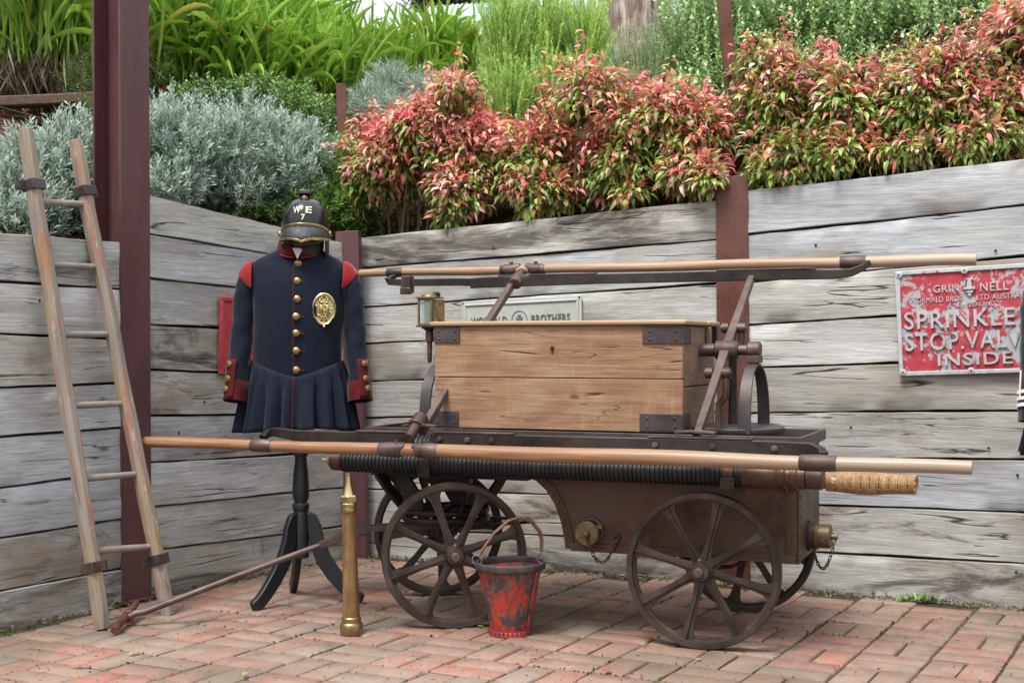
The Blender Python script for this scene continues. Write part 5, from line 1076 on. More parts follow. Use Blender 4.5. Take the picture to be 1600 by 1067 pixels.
part('gold_lettering', on_shell(text_mesh('W', .030, .028, .003, .01), -.024, .146), 'gold_paint', hm); part('gold_lettering', on_shell(text_mesh('E', .024, .028, .003, .03), .024, .146), 'gold_paint', hm); part('gold_lettering', on_shell(text_mesh('7', .015, .023, .003, .04), .003, .116), 'gold_paint', hm)
# the second coat, of which only a sleeve is in the picture
c2 = Vector((2.130, 4.93)); turned_stand(c2.x, c2.y, 'black turned stand under the black jacket at the right edge of the yard')
cb = thing('uniform_coat', 'black jacket with white cuff stripes, only its sleeve showing at the right edge', 'coat', (c2.x, c2.y, -.055), R(-3)); coat(cb, 'blackwool', 'blackwool', False)

# ================================================================== PLANTS
def world_pt(px, py, Y): return (at(px, Y), Y, zat(py, Y))
def shrub(name, label, cat, blobs, n_sprays, per, spray_r, L, W, colf, tpl=T_LANCE, mat='leaf', droop=.35, up=.5, shell=.55, n_parts=0, group=None, stems=7, noise=.55, wisps=0):
    base = np.mean([b[0] for b in blobs], 0); gx, gy = base[0], base[1]; gz = HZ(gx, gy) - .03
    root = thing(name, label, cat, (gx, gy, gz), 0, group); off = np.array([gx, gy, gz])
    C, O, hgt, rr = in_blobs([(np.array(b[0]) - off, np.array(b[1])) for b in blobs], n_sprays, shell); lump = np.sin(C[:, 0] * 15 + gx * 7) * np.sin(C[:, 2] * 13 + 1) + .5 * np.sin(C[:, 0] * 31 - C[:, 2] * 24); C = C * np.array([1, 1, 1]) - O * (np.clip(-lump, 0, 1) * .09)[:, None]
    P = np.repeat(C, per, 0); O_ = np.repeat(O, per, 0); n = len(P); rd = nrm(RNG.normal(size=(n, 3)) * [1, 1, .55]); P = P + rd * spray_r * (.3 + .7 * RNG.random((n, 1)))
    D = nrm(rd * .9 + O_ * .45 + [0, 0, up] - np.array([0, 0, droop]) * (RNG.random((n, 1)) * 2)); N_ = nrm(RNG.normal(size=(n, 3)) * noise + [0, -.25, 1.0])
    col = colf(np.repeat(hgt, per), np.repeat(rr, per), np.repeat(RNG.random(len(C)), per), n, P + off)
    Ls = L * (.5 + 1.0 * RNG.random(n) ** 1.3); Ws = W * (.7 + .6 * RNG.random(n))
    if n_parts:
        # the nearest, outermost leaves are parts of their own
        score = -P[:, 1] * 1.0 + RNG.random(n) * .25; idx = np.argsort(-score)[:n_parts]; mk = np.zeros(n, bool); mk[idx] = True
        tv, tf = tpl
        key = 'tpl%d' % id(tpl)
        if key not in SHARED:
            m_ = bpy.data.meshes.new('leaf'); m_.from_pydata([tuple(v) for v in tv], [], tf); m_.polygons.foreach_set('use_smooth', [True] * len(tf)); m_.materials.append(MT['leafo']); SHARED[key] = m_
        for i in idx:
            d = Vector(D[i]); s = Vector(np.cross(N_[i], D[i])).normalized(); u_ = d.cross(s); M = Matrix((d, s, u_)).transposed().to_4x4() ; M = Matrix.Translation(P[i]) @ M @ Matrix.Diagonal((Ls[i], Ws[i], Ls[i], 1))
            o = link('leaf', SHARED[key], None, root); o.matrix_basis = M; o.color = (*col[i], 1)
        k = ~mk; P, D, N_, Ls, Ws, col = P[k], D[k], N_[k], Ls[k], Ws[k], col[k]
    if wisps:      # stray shoots standing clear of the crown, each with its own leaves
        Cw, Ow, hw_, _ = in_blobs([(np.array(b[0]) - off, np.array(b[1])) for b in blobs], wisps, .95); keep = Cw[:, 2] > np.median(Cw[:, 2]); Cw, Ow = Cw[keep], Ow[keep]; m2 = len(Cw); A2 = nrm(Ow * .5 + [0, -.1, .9] + .35 * RNG.normal(size=(m2, 3))); l2 = .07 + .10 * RNG.random(m2); k2 = np.tile(np.linspace(.3, 1, 9), m2)
        P2 = np.repeat(Cw, 9, 0) + np.repeat(A2, 9, 0) * (k2 * np.repeat(l2, 9))[:, None]; n2 = len(P2); D2 = nrm(RNG.normal(size=(n2, 3)) * [1, 1, .3] + [0, 0, -.25]); c2_ = pick([(.80, .34, .28), (.74, .17, .17), (.80, .46, .38), (.60, .42, .16), (.50, .50, .14)], m2); c2_ = np.clip(np.repeat(c2_, 9, 0) * (1 + .12 * RNG.normal(size=(n2, 1))), 0, 1)
        P = np.concatenate([P, P2]); D = np.concatenate([D, D2]); N_ = np.concatenate([N_, nrm(RNG.normal(size=(n2, 3)) * .35 + [0, -.2, 1.])]); Ls = np.concatenate([Ls, L * (.6 + .5 * RNG.random(n2))]); Ws = np.concatenate([Ws, W * (.6 + .5 * RNG.random(n2))]); col = np.concatenate([col, c2_])
        tw = link('twigs', leaf_cloud('twigs', Cw - A2 * .05, A2, RNG.normal(size=(m2, 3)), l2 + .05, np.full(m2, .006), pick([(.25, .12, .08)], m2), T_QUAD), 'needle', root); tw['kind'] = 'stuff'
    o = link('foliage', leaf_cloud('foliage', P, D, N_, Ls, Ws, col, tpl), mat, root); o['kind'] = 'stuff'
    mb = MB(); rg = random.Random(int(gx * 1000))
    for k in range(stems):
        b = random.choice(blobs); tx, ty, tz = [b[0][i] + b[1][i] * rg.uniform(-.55, .55) - off[i] for i in range(3)]; sx, sy = rg.uniform(-.08, .08) + tx * .35, rg.uniform(-.06, .06) + ty * .3
        mb.tube([(sx, sy, -.05), (sx * .6 + tx * .4, sy * .6 + ty * .4, tz * .45), (tx, ty, tz)], [.009, .006, .003], 5)
    part('stems', mb, 'stem', root, kind='stuff'); return root
SHARED = {}
def nandina_cols(bias):
    red = np.array([(.82, .14, .17), (.88, .34, .32), (.88, .54, .46), (.84, .42, .22), (.76, .08, .10)]); gr = np.array([(.18, .32, .04), (.34, .46, .09), (.08, .18, .03), (.46, .40, .13), (.24, .38, .06)])
    def f(h, r, q, n, P):
        pr = np.clip(bias - .04 + 1.45 * (h - .46) + .8 * (r - .85) + 1.0 * (q - .5), 0.03, .97); isr = (np.repeat(RNG.random(n // 7), 7) * .8 + RNG.random(n) * .2) < pr * .9 + .05
        c = np.where(isr[:, None], (red[np.repeat(RNG.integers(0, 5, n // 7), 7)] * .75 + red[RNG.integers(0, 5, n)] * .25), (gr[np.repeat(RNG.integers(0, 5, n // 7), 7)] * .7 + gr[RNG.integers(0, 5, n)] * .3)); mixn = (RNG.random(n) < .25)[:, None]; c = np.where(mixn, c * .55 + np.array([.42, .26, .08]) * .45, c)
        return np.clip(c * (1 + .28 * RNG.normal(size=(n, 1))), .004, 1)
    return f
def wallY(px, P0, d): k = (px - CX) / F_PX; a = (k * P0.y - P0.x) / (d.x - k * d.y); return P0.y + a * d.y
def nblob(px, py, rx, rz, back=.28, ry=.24):      # blob centre on a photo column, standing behind the right wall
    Y = wallY(px, RA, dR) + back; X, _, Z = world_pt(px, py, Y); s = Y / F_PX; return ((X, Y, Z), (rx * s, ry, rz * s))
nan = [
 ('salmon-leaved heavenly bamboo shrub at the left end of the row, beside the silver shrub', [nblob(610, 250, 66, 72), nblob(660, 205, 60, 45)], .58, 60),
 ('heavenly bamboo shrub with pink and yellow leaves above the left end of the raised pole', [nblob(735, 245, 70, 70), nblob(712, 150, 34, 34), nblob(720, 300, 50, 48, .12, .14), nblob(705, 335, 12, 14, .05, .04)], .50, 60),
 ('heavenly bamboo shrub with a bright red tuft rising from its top, above the chest', [nblob(845, 250, 70, 70), nblob(915, 145, 52, 50), nblob(850, 300, 56, 40, .14, .14), nblob(835, 325, 10, 12, .05, .04)], .30, 70),
 ('heavenly bamboo shrub with scarlet lower leaves, left of the tall wall post', [nblob(975, 245, 64, 70), nblob(1020, 185, 60, 52), nblob(985, 300, 12, 10, .05, .04)], .20, 70),
 ('pink-topped heavenly bamboo shrub around the rusty stake', [nblob(1075, 215, 60, 66, .30), nblob(1090, 270, 46, 34, .14, .14), nblob(1112, 280, 20, 18, .0, .05)], .42, 70),
 ('tall heavenly bamboo shrub with red crown and green base just right of the rusty stake', [nblob(1215, 168, 62, 74, .34), nblob(1235, 235, 75, 52, .2), nblob(1240, 268, 70, 26, .12, .12), nblob(1188, 100, 36, 36, .38)], .10, 90),
 ('broad heavenly bamboo shrub with orange-pink upper leaves above the pale timber', [nblob(1315, 182, 64, 76, .30), nblob(1330, 240, 60, 30, .12, .12), nblob(1310, 122, 46, 34, .38)], .04, 90),
 ('heavenly bamboo shrub with large green leaves and a magenta top', [nblob(1435, 170, 60, 76, .30), nblob(1420, 238, 60, 30, .12, .12), nblob(1448, 118, 46, 32, .38)], .03, 110),
 ('heavenly bamboo shrub with dark red low leaves at the right end of the row', [nblob(1530, 180, 66, 72, .30), nblob(1530, 222, 70, 26, .12, .12), nblob(1590, 190, 50, 62, .36), nblob(1508, 118, 42, 42, .40)], .16, 110),
 ('tall scarlet-leaved heavenly bamboo branch in the top right corner', [nblob(1592, 50, 44, 42, .45), nblob(1640, 100, 60, 110, .45)], .55, 60)]
for lab, bl, bias, npt in nan:
    ar = sum(b[1][0] * b[1][2] for b in bl); ns = int(2000 * ar / .075); ns = min(ns, 900)
    shrub('nandina_shrub', lab, 'shrub', bl, int(ns * 1.15), 7, .058, .053, .0200, nandina_cols(bias), droop=.75, up=.25, noise=.4, n_parts=npt, group='heavenly bamboo shrubs behind the right-hand wall', stems=11, shell=.35, wisps=int(60 * ar / .075))

def shoots(name, label, cat, blobs, n_sh, per, shlen, L, W, cols, tpl=T_QUAD, upb=.9, open_=.9, shell=.35, mat='needle', group=None, spread=.35, w=None, tipcol=None, stems=6, base_z=None):
    base = np.mean([b[0] for b in blobs], 0); gx, gy = base[0], base[1]; gz = HZ(gx, gy) - .02; root = thing(name, label, cat, (gx, gy, gz), 0, group); off = np.array([gx, gy, gz])
    C, O, hgt, rr = in_blobs([(np.array(b[0]) - off, np.array(b[1])) for b in blobs], n_sh, shell)
    A = nrm(O * .7 + [0, 0, upb] + RNG.normal(size=(n_sh, 3)) * spread); sl = shlen * (.6 + .8 * RNG.random(n_sh)); C = C - A * sl[:, None] * .6
    k = np.tile(np.linspace(.12, 1, per), n_sh); Ar = np.repeat(A, per, 0); P = np.repeat(C, per, 0) + Ar * (k * np.repeat(sl, per))[:, None]; n = len(P)
    X1 = nrm(np.cross(Ar, np.tile([.3, .2, 1.], (n, 1)) + 1e-3)); X2 = np.cross(Ar, X1); g = np.tile(np.arange(per) * 2.4, n_sh) + np.repeat(RNG.random(n_sh) * 6, per)
    rad = X1 * np.cos(g)[:, None] + X2 * np.sin(g)[:, None]; D = nrm(Ar * (1.0 - open_ * .55 + k[:, None] * .5) + rad * open_); N_ = nrm(Ar + .2 * RNG.normal(size=(n, 3)))
    c = np.repeat(pick(cols, n_sh, w), per, 0) * (1 + .15 * RNG.normal(size=(n, 1)))
    if tipcol is not None: t = (k[:, None] ** 3) * .7; c = c * (1 - t) + np.array(tipcol) * t
    o = link('foliage', leaf_cloud('foliage', P, D, N_, L * (.7 + .6 * RNG.random(n)), W * (.7 + .6 * RNG.random(n)), np.clip(c, .003, 1), tpl), mat, root); o['kind'] = 'stuff'
    # the shoot stems, one thin sliver each
    st = link('twigs', leaf_cloud('twigs', C, A, RNG.normal(size=(n_sh, 3)), sl, np.full(n_sh, .004), pick([(.16, .13, .08), (.12, .14, .06)], n_sh), T_QUAD), 'needle', root); st['kind'] = 'stuff'
    mb = MB(); rg = random.Random(int(gx * 777))
    for q in range(stems):
        b = rg.choice(blobs); tx, ty, tz = [b[0][i] + b[1][i] * rg.uniform(-.5, .5) - off[i] for i in range(3)]; mb.tube([(tx * .3, ty * .3, -.05), (tx * .7, ty * .7, tz * .5), (tx, ty, tz)], [.010, .006, .003], 5)
    part('stems', mb, 'stem', root, kind='stuff'); return root
def pb(px, py, Y, rx, rz, ry): X, _, Z = world_pt(px, py, Y); s = Y / F_PX; return ((X, Y, Z), (rx * s, ry, rz * s))
silver = [(.34, .44, .37), (.23, .34, .25), (.52, .62, .54), (.14, .23, .14)]
shoots('silver_shrub', 'silver-grey small-leaved shrub behind the ladder at the left edge', 'shrub', [pb(60, 300, 5.75, 75, 90, .28), pb(120, 255, 5.9, 55, 75, .26), pb(30, 345, 5.55, 70, 55, .24), pb(150, 320, 5.9, 40, 55, .22)], 1300, 16, .12, .031, .0090, silver, tipcol=(.66, .76, .68), upb=.8, open_=.75, shell=.5, group='silver-leaved shrubs on the left wall', w=[.35, .25, .25, .15])
shoots('silver_shrub', 'large mounded silver-grey shrub above the timber wall left of the helmet', 'shrub', [pb(290, 245, 6.9, 75, 85, .34), pb(390, 235, 7.1, 85, 75, .36), pb(460, 260, 7.15, 65, 65, .34), pb(250, 210, 6.8, 40, 50, .25), pb(270, 290, 6.65, 50, 40, .2), pb(370, 300, 6.95, 90, 40, .22)], 3000, 16, .12, .030, .0088, silver, tipcol=(.66, .76, .68), upb=.8, open_=.75, shell=.5, group='silver-leaved shrubs on the left wall', w=[.35, .25, .25, .15])
bright = [(.15, .32, .05), (.22, .42, .08), (.10, .23, .04), (.30, .48, .12)]
shoots('trailing_plant', 'bright green trailing plant hanging over the timber behind the helmet, left part', 'plant', [pb(400, 325, 7.0, 75, 30, .16), pb(345, 310, 6.95, 50, 20, .12)], 380, 16, .16, .030, .0075, bright, upb=-.1, open_=.8, shell=.3, spread=.6, group='green trailing plants on the wall corner')
shoots('trailing_plant', 'bright green trailing plant filling the wall corner to the right of the helmet', 'plant', [pb(545, 320, 7.15, 45, 42, .2), pb(530, 275, 7.25, 50, 50, .25), pb(480, 330, 7.0, 40, 28, .15)], 900, 16, .16, .032, .0085, bright, upb=.35, open_=.8, shell=.3, spread=.6, group='green trailing plants on the wall corner')
shoots('low_green_plant', 'leafy green plant on the slope between the silver shrub and the strap-leaved clumps', 'plant', [pb(420, 165, 7.9, 80, 38, .3), pb(330, 160, 7.8, 60, 22, .25), pb(480, 205, 7.7, 60, 50, .3), pb(500, 240, 7.5, 50, 35, .25)], 1700, 14, .12, .034, .013, [(.14, .28, .05), (.22, .36, .09), (.09, .18, .04)], tpl=T_LANCE, mat='leaf', shell=.3)
shoots('low_green_plant', 'yellow-green feathery plant low on the slope behind the steel column', 'plant', [pb(140, 130, 7.2, 40, 36, .2), pb(160, 170, 6.9, 30, 20, .2), pb(250, 120, 7.9, 22, 40, .18), pb(300, 165, 7.7, 40, 20, .2)], 520, 18, .14, .018, .006, [(.16, .24, .05), (.10, .18, .04)], shell=.3)
shoots('wormwood_plant', 'pale grey-green wormwood plant between the strap leaves and the red shrubs', 'plant', [pb(610, 135, 8.2, 32, 26, .2), pb(585, 165, 8.0, 40, 26, .2)], 620, 18, .13, .040, .0040, [(.40, .50, .42), (.28, .40, .28), (.52, .60, .52)], upb=.6, open_=.7, shell=.3, group='wormwood plants on the slope')
shoots('wormwood_plant', 'second pale wormwood plant just left of the red-topped shrub', 'plant', [pb(680, 150, 8.1, 48, 26, .22), pb(640, 180, 7.8, 60, 22, .2)], 720, 18, .13, .040, .0040, [(.40, .50, .42), (.28, .40, .28), (.52, .60, .52)], upb=.6, open_=.7, shell=.3, group='wormwood plants on the slope')
lime = [(.42, .66, .12), (.54, .76, .18), (.30, .52, .09)]
for i, (px, py, rx, rz, lab) in enumerate(((790, 95, 36, 120, 'lime-green feathery upright shrub right beside the strap-leaved clumps'), (850, 90, 42, 120, 'widest lime-green feathery shrub, above the chest lid'), (915, 100, 34, 100, 'lime-green feathery shrub next to the old tree stump'))):
    shoots('feathery_shrub', lab, 'shrub', [pb(px, py, 8.3 + .1 * (i % 2), rx, rz, .26), pb(px + 10, py + 70, 8.1, rx, 50, .24)], 600, 60, .40, .030, .0062, lime, upb=2.2, open_=.55, shell=.2, spread=.14, tipcol=(.66, .86, .30), group='lime-green feathery shrubs on the slope')
shoots('grey_green_shrub', 'airy grey-green heath shrub in front of the old tree stump', 'shrub', [pb(1000, 130, 8.0, 60, 62, .28), pb(1050, 100, 8.2, 50, 75, .3), pb(985, 175, 7.8, 60, 40, .25)], 950, 46, .30, .017, .0045, [(.30, .46, .22), (.40, .54, .30), (.46, .50, .28)], upb=1.6, open_=.7, shell=.2, spread=.22)
grn = [(.34, .55, .18), (.46, .66, .27), (.56, .72, .38), (.24, .42, .12)]
for i, (px, lab) in enumerate(((1120, 'loose green shrub behind the rusty stake'), (1230, 'loose green shrub above the tallest pink crown, second from the stake'), (1340, 'loose green shrub in the middle of the back row at top right'), (1450, 'loose green shrub rising behind the magenta-topped shrub'), (1560, 'loose green shrub at the far right of the back row'))):
    Y = 7.8 - .12 * i; shoots('leafy_shrub', lab, 'shrub', [pb(px, 60, Y, 80, 130, .35), pb(px, 180, Y - .2, 80, 90, .3)], 900, 24, .32, .027, .015, grn, tpl=T_ROUND, upb=2.0, open_=.9, shell=.30, spread=.25, mat='leaf', tipcol=(.55, .72, .36), group='green small-leaved shrubs in the back row')

# ---- strap-leaved clumps (agapanthus-like) along the top of the slope
def strap_mesh(k):
    rg = random.Random(k); n = 9; V = []; bend = (.7, 1.1, 1.6, 2.3)[k % 4]; th = 1.35; x = z = 0; seg = 1 / n
    for i in range(n + 1):
        t = i / n; w = .5 * (1 - .25 * t) * (1 if t < .8 else max(.06, (1 - t) / .2)) * (.75 + .5 * min(1, t * 3)); c = .14 * w
        V += [(x, -w, z + c * .3), (x, 0, z - c * .5), (x, w, z + c * .3)]
        x += math.cos(th) * seg; z += math.sin(th) * seg; th -= bend * seg * (.35 + 1.3 * t)
    Fc = [(i * 3 + j, (i + 1) * 3 + j, (i + 1) * 3 + j + 1, i * 3 + j + 1) for i in range(n) for j in range(2)]
    me = bpy.data.meshes.new('leaf'); me.from_pydata([tuple(v) for v in V], [], Fc); me.polygons.foreach_set('use_smooth', [True] * len(Fc)); return me, np.array(V), Fc
STR = [strap_mesh(k) for k in range(4)]
for m_, _, _ in STR: m_.materials.append(MT['leafo'])
def clump(px, Y, lab, nleaf, L, lift=.25, nparts=None, spreadx=.16, face=-90):
    X = at(px, Y); gz = HZ(X, Y); root = thing('agapanthus_clump', lab, 'plant', (X, Y, gz), 0, 'strap-leaved clumps along the top of the slope'); rg = random.Random(int(px * 3 + Y * 10)); nparts = nleaf if nparts is None else nparts
    VV = []; FF = []; CC = []
    for i in range(nleaf):
        m_, tv, tf = STR[rg.randrange(4)]; az = rg.uniform(-math.pi, math.pi); 
        if rg.random() < .55: az = R(face) + rg.gauss(0, 1.0)
        l = L * rg.uniform(.7, 1.15); w = .0195 * rg.uniform(.75, 1.2); M = Matrix.Translation((rg.gauss(0, spreadx), rg.gauss(0, .08), lift + rg.uniform(-.10, .12))) @ Euler((rg.gauss(0, .15), rg.gauss(-.05, .30), az)).to_matrix().to_4x4() @ Matrix.Diagonal((l, w, l, 1))
        b = rg.random(); c = (.22 + .30 * b, .44 + .30 * b, .04 + .10 * b) if rg.random() > .04 else (.42, .40, .08)
        if i < nparts:
            o = link('leaf', m_, None, root); o.matrix_basis = M; o.color = (*c, 1)
        else:
            q = len(VV); VV += [tuple(M @ Vector(v)) for v in tv]; FF += [tuple(a + q for a in f) for f in tf]; CC += [c] * len(tv)
    if VV:
        me = bpy.data.meshes.new('foliage'); me.from_pydata(VV, [], FF); a_ = me.color_attributes.new('col', 'FLOAT_COLOR', 'POINT'); a_.data.foreach_set('color', np.concatenate([np.array(CC), np.ones((len(CC), 1))], 1).ravel().astype(np.float32)); me.polygons.foreach_set('use_smooth', [True] * len(FF)); o = link('foliage', me, 'leaf', root); o['kind'] = 'stuff'
    # withered brown skirt under the crown
    n = 320; Pp = np.stack([RNG.normal(0, spreadx * 1.2, n), RNG.normal(-.03, .08, n), lift + RNG.uniform(-.12, .05, n)], 1); Dd = nrm(np.stack([RNG.normal(0, .45, n), RNG.normal(-.35, .3, n), -np.ones(n)], 1))
    o = link('withered_leaves', leaf_cloud('withered_leaves', Pp, Dd, RNG.normal(size=(n, 3)), lift * (.7 + .6 * RNG.random(n)) + .05, np.full(n, .011), pick([(.30, .24, .16), (.16, .11, .07), (.40, .34, .25), (.08, .05, .035)], n), T_QUAD), 'needle', root); o['kind'] = 'stuff'
    return root
cl_f = [(-10, 7.3, 'leftmost strap-leaved clump, at the upper left edge', 105), (55, 7.6, 'strap-leaved clump with long drooping leaves left of the steel column', 105), (125, 7.9, 'strap-leaved clump half hidden by the steel column, on its left', 100), (262, 8.3, 'strap-leaved clump just right of the steel column', 105), (330, 8.4, 'strap-leaved clump with a pale withered skirt, second right of the steel column', 105),
        (405, 8.6, 'strap-leaved clump above the silver shrub', 105), (480, 8.7, 'strap-leaved clump behind the short rusty stake', 105), (550, 8.9, 'strap-leaved clump above the wormwood', 105), (620, 9.0, 'strap-leaved clump under the gap of sky', 105), (690, 9.2, 'rightmost strap-leaved clump of the front row, beside the lime-green shrub', 100)]
for px, Y, lab, nl in cl_f: clump(px, Y, lab, 240, .70 if px < 500 else (.56 if px < 600 else .46), .26 if px < 500 else (.16 if px < 600 else .09), 240)
cl_b = [(10, 8.6, 'back-row strap-leaved clump at the upper left edge'), (100, 8.8, 'back-row strap-leaved clump left of the steel column'), (230, 9.2, 'back-row strap-leaved clump behind the steel column'), (310, 9.4, 'back-row strap-leaved clump, second right of the steel column'), (390, 9.5, 'back-row strap-leaved clump above the silver shrub'), (465, 9.7, 'back-row strap-leaved clump left of the sky gap'), (530, 9.8, 'back-row strap-leaved clump beside the sky gap')]
for px, Y, lab in cl_b: clump(px, Y, lab, 240, .66 if px < 470 else .46, .30 if px < 470 else .10, 50)

# ---- low ground cover and litter on the slope
n = 9000; dd_ = RNG.random(n) ** .7 * 2.6 + .12; arm = RNG.random(n) < .45; aa = RNG.random(n) * 4.5 + np.where(arm, 0, -0.0)
bx_ = CN.x + (nR.x + nL.x) * dd_ + np.where(arm, dL.x, dR.x) * aa; by_ = CN.y + (nR.y + nL.y) * dd_ + np.where(arm, dL.y, dR.y) * aa; k = RNG.random(n) * 2.4
bz_ = np.array([HZ(a, b) for a, b in zip(bx_, by_)]); P = np.stack([bx_, by_, bz_ + .01], 1)
gc = link('leaf_litter', leaf_cloud('leaf_litter', P, RNG.normal(size=(n, 3)) * [1, 1, .35], RNG.normal(size=(n, 3)) * .4 + [0, 0, 1], .03 + .05 * RNG.random(n), .008 + .012 * RNG.random(n), pick([(.16, .09, .05), (.25, .16, .09), (.09, .05, .03), (.32, .22, .14)], n), T_LANCE), 'leaf'); gc['kind'] = 'stuff'; tag(gc, 'brown bark chips and dry leaves littering the slope', 'leaf litter')
n = 7000; cxp = RNG.random(n); Yc = 7.0 + RNG.random(n) * 2.2; pxx = 180 + 560 * cxp; Xc = (pxx - CX) / F_PX * Yc; clus = np.sin(Xc * 6) + np.cos(Yc * 7 + Xc * 3) + RNG.normal(size=n) * .5; kk = clus > .2; Xc, Yc = Xc[kk], Yc[kk]; n = len(Xc); Zc = np.array([HZ(a, b) for a, b in zip(Xc, Yc)]) + RNG.random(n) * .09
gc = link('ground_cover', leaf_cloud('ground_cover', np.stack([Xc, Yc, Zc], 1), RNG.normal(size=(n, 3)) + [0, -.3, .8], RNG.normal(size=(n, 3)) + [0, 0, .6], .03 + .03 * RNG.random(n), .010 + .010 * RNG.random(n), pick([(.08, .17, .03), (.13, .24, .05), (.05, .10, .02)], n), T_LANCE), 'leaf'); gc['kind'] = 'stuff'; tag(gc, 'low bright green ground cover spreading between the shrubs', 'ground cover')
# small red flowers
for i, (px, py, Y) in enumerate(((237, 85, 7.9), (233, 125, 7.8), (252, 142, 7.7), (442, 160, 7.7), (480, 178, 7.55), (500, 172, 7.6), (712, 82, 8.6), (455, 196, 7.45))):
    x, y, z = world_pt(px, py, Y); f = thing('red_flower', ['small scarlet flower at the left edge of the greenery just right of the steel column', 'small scarlet flower low down beside the steel column, second from the top', 'lowest scarlet flower beside the steel column, above the silver shrub', 'scarlet flower on the leafy plant left of the short rusty stake', 'scarlet flower just left of the short rusty stake, the lower of two', 'scarlet flower nearest the top of the short rusty stake', 'lone scarlet flower among strap leaves beside the lime-green shrub', 'scarlet flower above the helmet, lowest of those near the short stake'][i], 'flower', (x, y, z), 0, 'small scarlet flowers on the slope')
    P = np.zeros((6, 3)); A = np.arange(6) * 1.047; link('petals', leaf_cloud('petals', P, np.stack([np.cos(A), -.6 + 0 * A, np.sin(A)], 1), np.tile([0, -1., .1], (6, 1)), np.full(6, .020), np.full(6, .014), np.tile([.65, .04, .03], (6, 1)), T_ROUND), 'leaf', f)
    g_ = HZ(x, y) - z; part('flower_stem', MB().tube([(0, .004, 0), (.01, .01, g_ * .5), (.0, .02, g_)], .002, 5), 'stem', f)

# ---- garden timber and wires on the left slope
x0, y0 = at(-10, 7.0), 7.0; gt = thing('garden_timber', 'low rough brown timber edging on the slope at the left edge', 'timber', (x0, y0, HZ(x0, y0)), R(8)); part('log', MB().sweep([(0, 0, .03), (.3, .0, .05), (.62, 0, .075)], .10, .055), 'stem', gt, .008)
wr = thing('fence_wire', 'thin slack wires strung behind the ladder', 'wire', (at(-20, 5.9), 5.9, 1.55))
for (p0, p1) in (((-20, 162, 6.2), (185, 210, 6.3)), ((-20, 215, 6.0), (185, 250, 6.3)), ((-20, 262, 5.9), (185, 262, 6.2))):
    a, b = Vector(world_pt(*p0)) - Vector(wr.location), Vector(world_pt(*p1)) - Vector(wr.location); part('wire', MB().tube([a, a.lerp(b, .5) + Vector((0, 0, -.012)), b], .0016, 5), 'iron_plate', wr)
# ---- old stump, far shed roof and tree
sx_, sy_ = at(992, 8.9), 8.9; stp = thing('tree_stump', 'old grey tree stump with peeling bark standing on the slope', 'tree stump', (sx_, sy_, HZ(sx_, sy_) - .1)); rings = []
rg = random.Random(9); ph = [rg.uniform(0, 6.28) for _ in range(6)]
for i in range(16):
    z = 2.2 * i / 15; rings.append([Vector(((.185 + .02 * math.sin(5 * a + ph[0]) + .016 * math.sin(11 * a + ph[1] + z) + .008 * math.sin(23 * a + z * 2)) * (1.15 - .12 * z) * math.cos(a), (.215 + .02 * math.sin(4 * a + ph[2])) * math.sin(a), z)) for a in [2 * math.pi * j / 60 for j in range(60)]])
part('trunk', MB().loft(rings), 'bark', stp, 0, 30)
for z0, z1 in ((1.37, 1.52), (1.30, 1.45)):
    part('wire', MB().tube([(-.27, -.10, z0), (-.12, -.235, z0 + .03), (.10, -.245, z0 + .08), (.28, -.10, z1)], .010, 8), 'iron_plate', stp)
for i in range(7):
    a = R(-150 + i * 18); r = .262; part('bark_strip', MB().box((r * math.cos(a), r * math.sin(a), 1.15 + .18 * math.sin(i * 2.1)), (.028, .055, .55 + .2 * math.cos(i)), (0, 0, a)), 'bark', stp, .006)
hsY = 26.0; hx0, hx1 = at(655, hsY), at(900, hsY); sh = thing('shed', 'far building with a pale blue-green sheet roof showing over the strap leaves', 'building', ((hx0 + hx1) / 2, hsY + 2, 2.5)); W_ = hx1 - hx0
ztop, zbot = zat(2, hsY), zat(44, hsY)
part('wall', MB().box((0, 0, (zbot - 2.5) / 2), (W_ - .4, 3.4, zbot - 2.5)), 'cream', sh)
cor = []
nn_ = 60
for i in range(nn_ + 1):
    x = -W_ / 2 + W_ * i / nn_; dz = .018 * (1 if i % 2 else -1); cor.append((x, dz))
V = []; 
for x, dz in cor: V += [(x, -2.0, zbot - 2.5 - .20 + dz + .0 * x), (x, 0, ztop - 2.5 + .40 + dz + .06 * (x + W_ / 2)), (x, 2.0, zbot - 2.5 - .20 + dz)]
part('roof', MB().add(V, [(i * 3 + j, (i + 1) * 3 + j, (i + 1) * 3 + j + 1, i * 3 + j + 1) for i in range(nn_) for j in range(2)]), 'roof', sh, 0, 20)
part('door', MB().box((1.0, -1.72, .95), (.9, .06, 1.9)), 'roof', sh); part('window', MB().box((-1.0, -1.72, 1.5), (1.0, .06, .8)), 'glass', sh)
def far_tree(px, py, Y, r, lab):
    x, y, z = world_pt(px, py, Y); t = thing('distant_tree', lab, 'tree', (x, y, 2.5), 0); part('trunk', MB().tube([(0, 0, 0), (.1, 0, (z - 2.5) * .6), (0, 0, z - 2.5)], [.22, .16, .08], 8), 'stem', t)
    n = 5000; C, O, h, rr = in_blobs([(np.array((0, 0, z - 2.5)), np.array((r * 1.3, r, r * .8))), (np.array((r * .8, 0, z - 2.5 - r * .3)), np.array((r * .8, r * .8, r * .6)))], n, .3)
    o = link('crown', leaf_cloud('crown', C, RNG.normal(size=(n, 3)), RNG.normal(size=(n, 3)), .16 + .1 * RNG.random(n), np.full(n, .07), pick([(.07, .10, .05), (.12, .15, .08), (.05, .07, .035)], n), T_LANCE), 'leaf', t); o['kind'] = 'stuff'
far_tree(690, -8, 42, .85, 'small dark distant tree above the pale roof'); far_tree(800, -20, 45, 1.1, 'distant tree crown over the right end of the pale roof')

